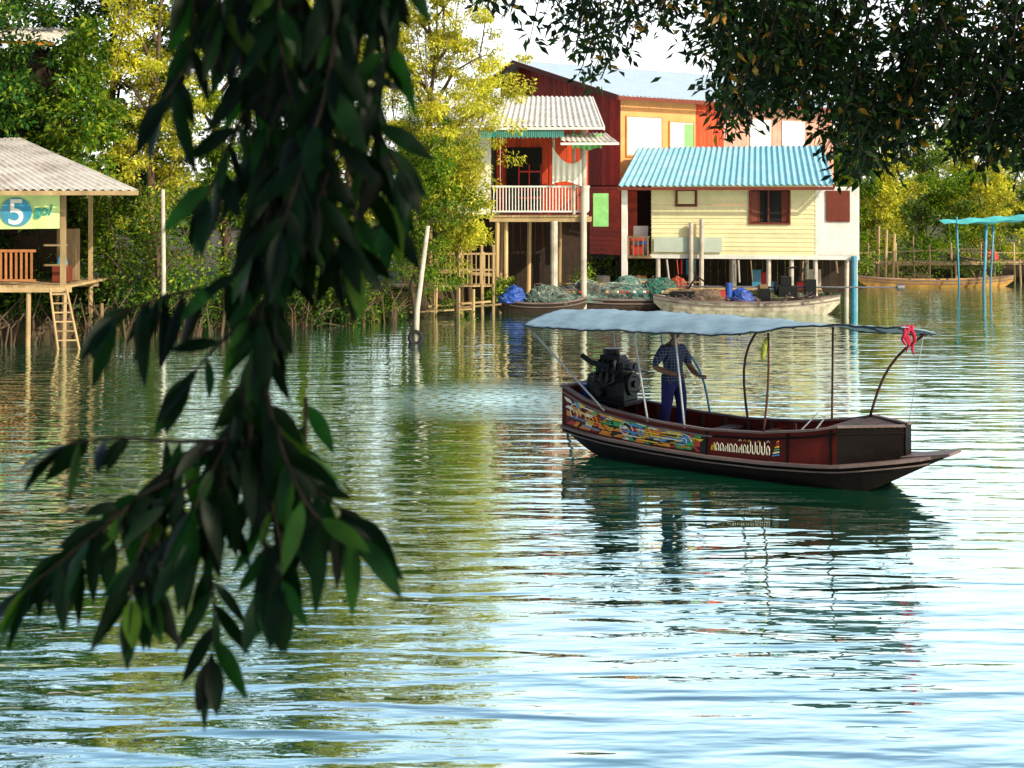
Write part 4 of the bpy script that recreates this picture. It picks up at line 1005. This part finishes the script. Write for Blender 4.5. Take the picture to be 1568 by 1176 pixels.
# ------------------------------------------------------------------ NEAR HANGING BRANCHES (left)
def near_leaf(b,base,d,sd,L,W,droop,curl):
    base=Vector(base); d=Vector(d).normalized(); sd=Vector(sd); sd=(sd-d*sd.dot(d)).normalized(); n=d.cross(sd)
    T=[0,.08,.2,.38,.6,.8,.93,1]; Wd=[.05,.30,.72,.98,.95,.60,.24,.01]
    vs=[];fs=[]
    for t,wd in zip(T,Wd):
        c=base+d*L*t+Vector((0,0,-1))*droop*L*t*t+n*curl*L*math.sin(t*3)*.10
        h=W/2*wd
        vs+=[c-sd*h+n*h*.2,c,c+sd*h+n*h*.2]
    for i in range(len(T)-1):
        a=i*3; fs+= [(a,a+1,a+4,a+3),(a+1,a+2,a+5,a+4)]
    b.add(vs,fs)
rr=random.Random(5)
def branch_leaves(bl,bs,pts,step,L,W,r=.0035,spread=1.0,start=0.0,endleaf=True):
    P_=[Vector(p) for p in pts]
    seg=[]
    for i in range(len(P_)-1):
        p0=P_[max(0,i-1)];p1=P_[i];p2=P_[i+1];p3=P_[min(len(P_)-1,i+2)]
        for k in range(6):
            t=k/6; seg.append(.5*((2*p1)+(p2-p0)*t+(2*p0-5*p1+4*p2-p3)*t*t+(3*p1-p0-3*p2+p3)*t**3))
    seg.append(P_[-1])
    bs.tube(seg,[r*(1.4-1.0*i/len(seg)) for i in range(len(seg))],6,cap=False)
    acc=0; tot=sum((seg[i+1]-seg[i]).length for i in range(len(seg)-1)); dist=0; ang=rr.uniform(0,6)
    for i in range(len(seg)-1):
        l=(seg[i+1]-seg[i]).length; tdir=(seg[i+1]-seg[i]).normalized()
        acc+=l; dist+=l
        while acc>step:
            acc-=step*rr.uniform(.6,1.4); ang+=2.4+rr.uniform(-.5,.5)
            if dist/tot<start: continue
            u=Vector((1,0,0)); u=(u-tdir*u.dot(tdir)).normalized(); v=tdir.cross(u)
            out=u*math.cos(ang)*1.15+v*math.sin(ang)*.6
            d=tdir*rr.uniform(.15,.6)+out*spread*rr.uniform(.35,1.1)+Vector((0,0,-.65))
            face=Vector((rr.uniform(-.8,.8),-1,rr.uniform(-.5,.7))).normalized()
            sd=d.cross(face)
            s_=rr.uniform(.55,1.15)
            near_leaf(bl,seg[i]+tdir*rr.uniform(0,l),d,sd,L*s_,W*s_*rr.uniform(.75,1.05),rr.uniform(.05,.45),rr.uniform(-1,1))
    if endleaf:
        for k in range(3):
            d=tdir+Vector((rr.uniform(-.45,.45),rr.uniform(-.3,.3),-.4)); near_leaf(bl,seg[-1],d,(rr.uniform(.3,1),rr.uniform(-.5,.5),.2),L*rr.uniform(.8,1.1),W,.15,.3)
T1=empty('hanging_branch_tree',(0,0,0))
bl=MB(); bs=MB()
main=[
 ([(-.50,5.0),(-.48,4.6),(-.43,4.35),(-.44,4.15)],2),
 ([(-.43,4.3),(-.44,4.12),(-.50,3.98),(-.55,3.86)],1),
 ([(-.47,4.06),(-.50,3.96),(-.53,3.88),(-.56,3.80)],2),
 ([(-.52,3.97),(-.63,3.89),(-.74,3.80),(-.84,3.72)],2),
 ([(-.60,3.90),(-.70,3.84),(-.78,3.76)],1),
 ([(-.44,4.06),(-.41,3.97),(-.36,3.89),(-.27,3.84)],2),
 ([(-.42,4.02),(-.40,3.92),(-.38,3.82)],2),
 ([(-.50,3.92),(-.54,3.78),(-.53,3.68),(-.52,3.60)],1),
 ([(-.46,4.0),(-.47,3.88),(-.44,3.80),(-.43,3.72)],2),
 ([(-.50,3.97),(-.60,3.96),(-.70,3.97),(-.77,3.97)],1),
 ([(-.56,3.9),(-.64,3.82),(-.67,3.74),(-.66,3.70)],2),
 ([(-.28,5.0),(-.29,4.65),(-.31,4.45),(-.35,4.34)],3),
 ([(-.29,4.65),(-.24,4.52),(-.20,4.45)],1),
 ([(-.27,4.5),(-.27,4.4),(-.28,4.33)],2),
 ([(-.38,5.0),(-.40,4.7),(-.36,4.5),(-.31,4.36),(-.28,4.30)],3),
 ([(-.44,5.0),(-.42,4.75),(-.44,4.5),(-.40,4.34)],2),
 ([(-.34,5.0),(-.33,4.8),(-.36,4.6),(-.41,4.42),(-.44,4.32)],3),
 ([(-.18,5.0),(-.20,4.86),(-.22,4.76)],2),
 ([(-.22,5.0),(-.24,4.85),(-.22,4.7),(-.23,4.60)],1),
 ([(-.62,5.0),(-.70,4.88),(-.78,4.83)],2),
 ([(-.56,5.0),(-.57,4.8),(-.57,4.66),(-.60,4.57)],1),
 ([(-.52,5.0),(-.53,4.85),(-.52,4.72)],2),
 ([(-.47,4.55),(-.52,4.46),(-.54,4.40)],1),
 ([(-.44,4.28),(-.53,4.24),(-.62,4.22),(-.69,4.19)],1),
 ([(-.44,4.2),(-.52,4.14),(-.57,4.08)],1),
]
for pl,cnt in main:
    for c in range(cnt):
        jx=rr.uniform(-.03,.03)*(c>0); y0=2.5+rr.uniform(-.18,.25)*(c>0)
        pts=[(x+jx+rr.uniform(-.012,.012)*(c>0),y0+.05*math.sin(i*1.3+c),z+rr.uniform(-.015,.015)*(c>0)) for i,(x,z) in enumerate(pl)]
        branch_leaves(bl,bs,pts,.023,.102,.034)
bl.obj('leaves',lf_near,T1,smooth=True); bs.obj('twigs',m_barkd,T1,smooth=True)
b=MB(); b.tube([(-3.6,.2,2.0),(-3.5,.4,3.4),(-3.2,.7,4.6),(-2.4,1.4,5.3),(-1.3,2.1,5.35),(-.5,2.5,5.1),(-.15,2.55,4.98)],[.25,.2,.16,.1,.06,.03,.012],10)
b.tube([(-3.2,.7,4.6),(-3.4,.8,6.5),(-3.1,.5,8.5)],[.15,.12,.06],8); b.obj('trunk',m_barkd,T1,smooth=True)
rng=np.random.default_rng(77)
cc=rng.normal(0,1,(60,3))*np.array([1.2,1.0,.9])+np.array([-3.0,-.3,7.6]); ii=np.repeat(np.arange(60),70); n=len(ii)
off=rng.normal(0,.25,(n,3)); leaf_obj('crown',cc[ii]+off,off+np.array([0,0,-.1]),rng.normal(0,.5,(n,3))+np.array([0,0,1.]),rng.uniform(.09,.13,n),rng.uniform(.03,.045,n),lf_over,T1)

# ------------------------------------------------------------------ OVERHANGING TREE (upper right), with unseen clusters added for shade
T2=empty('overhanging_tree',(0,0,0))
rng=np.random.default_rng(5)
b=MB()
b.tube([(9.5,5.0,1.0),(9.3,5.3,3.5),(8.8,6.2,5.8),(7.6,8.0,7.6),(5.6,10.4,8.0),(3.6,12.0,7.6),(1.6,12.8,7.0)],[.42,.34,.28,.2,.14,.08,.03],10)
b.tube([(8.8,6.2,5.8),(6.5,4.5,7.6),(4.2,1.8,8.3),(2.0,.3,8.0)],[.24,.16,.1,.04],8)
b.tube([(7.6,8.0,7.6),(6.2,9.2,7.0),(4.9,10.8,6.6),(4.2,12,5.9)],[.15,.1,.06,.03],8)
b.tube([(5.6,10.4,8.0),(4.5,12.5,7.4),(3.3,13.2,6.3),(2.9,13.3,5.5)],[.1,.07,.05,.02],7)
b.tube([(8.8,6.2,5.8),(10,7,8.5),(9,8,11)],[.25,.15,.06],8)
Cs=[];Ds=[]
def ledge(x):
    return np.interp(x,[-.4,.1,.45,.75,.95,1.3,1.6,1.85,2.2,2.55,2.8,3.1,3.35,3.6,3.95,4.3,5.5],[6.05,5.85,5.55,5.25,5.80,5.78,5.45,4.86,5.14,5.02,4.52,4.50,5.0,4.9,4.55,4.6,4.4])
for k in range(600):
    x=rng.uniform(-.4,5.6)
    if x<1.6 and rng.uniform()<.58: continue
    y=rng.uniform(10.8,14.2); sc=y/12
    ze=float(ledge(x))+abs(rng.normal(0,.45)); 
    if rng.uniform()<.35: ze=float(ledge(x))+rng.uniform(0,.12)
    zt=ze+rng.uniform(.5,1.1)
    X0=x*sc; zE=4.4+(ze-4.4)*sc; zT=4.4+(zt-4.4)*sc
    p0=np.array([X0+rng.uniform(-.1,.35),y+rng.uniform(-.2,.2),zT]); p2=np.array([X0+rng.normal(0,.12),y,zE]); p1=(p0+p2)/2+np.array([.06,0,.08])
    b.tube([p0,p1,p2],[.010,.007,.003],4,cap=False)
    m=rng.integers(28,46); t=rng.uniform(0,1,m)[:,None]
    c=p0*(1-t)**2+2*p1*t*(1-t)+p2*t*t
    o=rng.normal(0,1,(m,3))*np.array([.07,.07,.05]); Cs.append(c+o*.7); Ds.append(o*9+np.array([0,0,-.35])+rng.normal(0,.4,(m,3)))
for k in range(100):
    x=rng.uniform(1.7,6.0); y=rng.uniform(11.5,15); sc=y/12; z=float(ledge(x))+.35+rng.uniform(0,1.5)
    m=46; o=rng.normal(0,1,(m,3))*np.array([.20,.20,.12]); Cs.append(np.array([x*sc,y,4.4+(z-4.4)*sc])+o); Ds.append(o*4+np.array([0,0,-.3])+rng.normal(0,.4,(m,3)))
for k in range(500):
    q=rng.uniform()
    if q<.36: c=np.array([rng.uniform(1.6,9.5),rng.uniform(7.5,11.5),rng.uniform(6.6,10.2)])  # out-of-frame clusters added to keep sun off the overhanging leaves
    elif q<.80: c=np.array([rng.uniform(.6,5.5),rng.uniform(-3.0,2.6),rng.uniform(6.2,9.0)])  # unseen clusters added above the camera to shade the hanging branch
    else: c=np.array([rng.uniform(5,12),rng.uniform(3,11),rng.uniform(7,11.5)])
    m=75; o=rng.normal(0,1,(m,3))*np.array([.36,.36,.22]); Cs.append(c+o); Ds.append(o*3+np.array([0,0,-.5])+rng.normal(0,.3,(m,3)))
C=np.concatenate(Cs);D=np.concatenate(Ds);n=len(C)
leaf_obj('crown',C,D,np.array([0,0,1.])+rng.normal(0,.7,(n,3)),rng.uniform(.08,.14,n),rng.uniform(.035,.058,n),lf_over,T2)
b.obj('trunk_and_limbs',m_barkd,T2,smooth=True)

scene.view_settings.view_transform='Standard'
scene.view_settings.look='None'
scene.view_settings.exposure=0
scene.view_settings.gamma=1
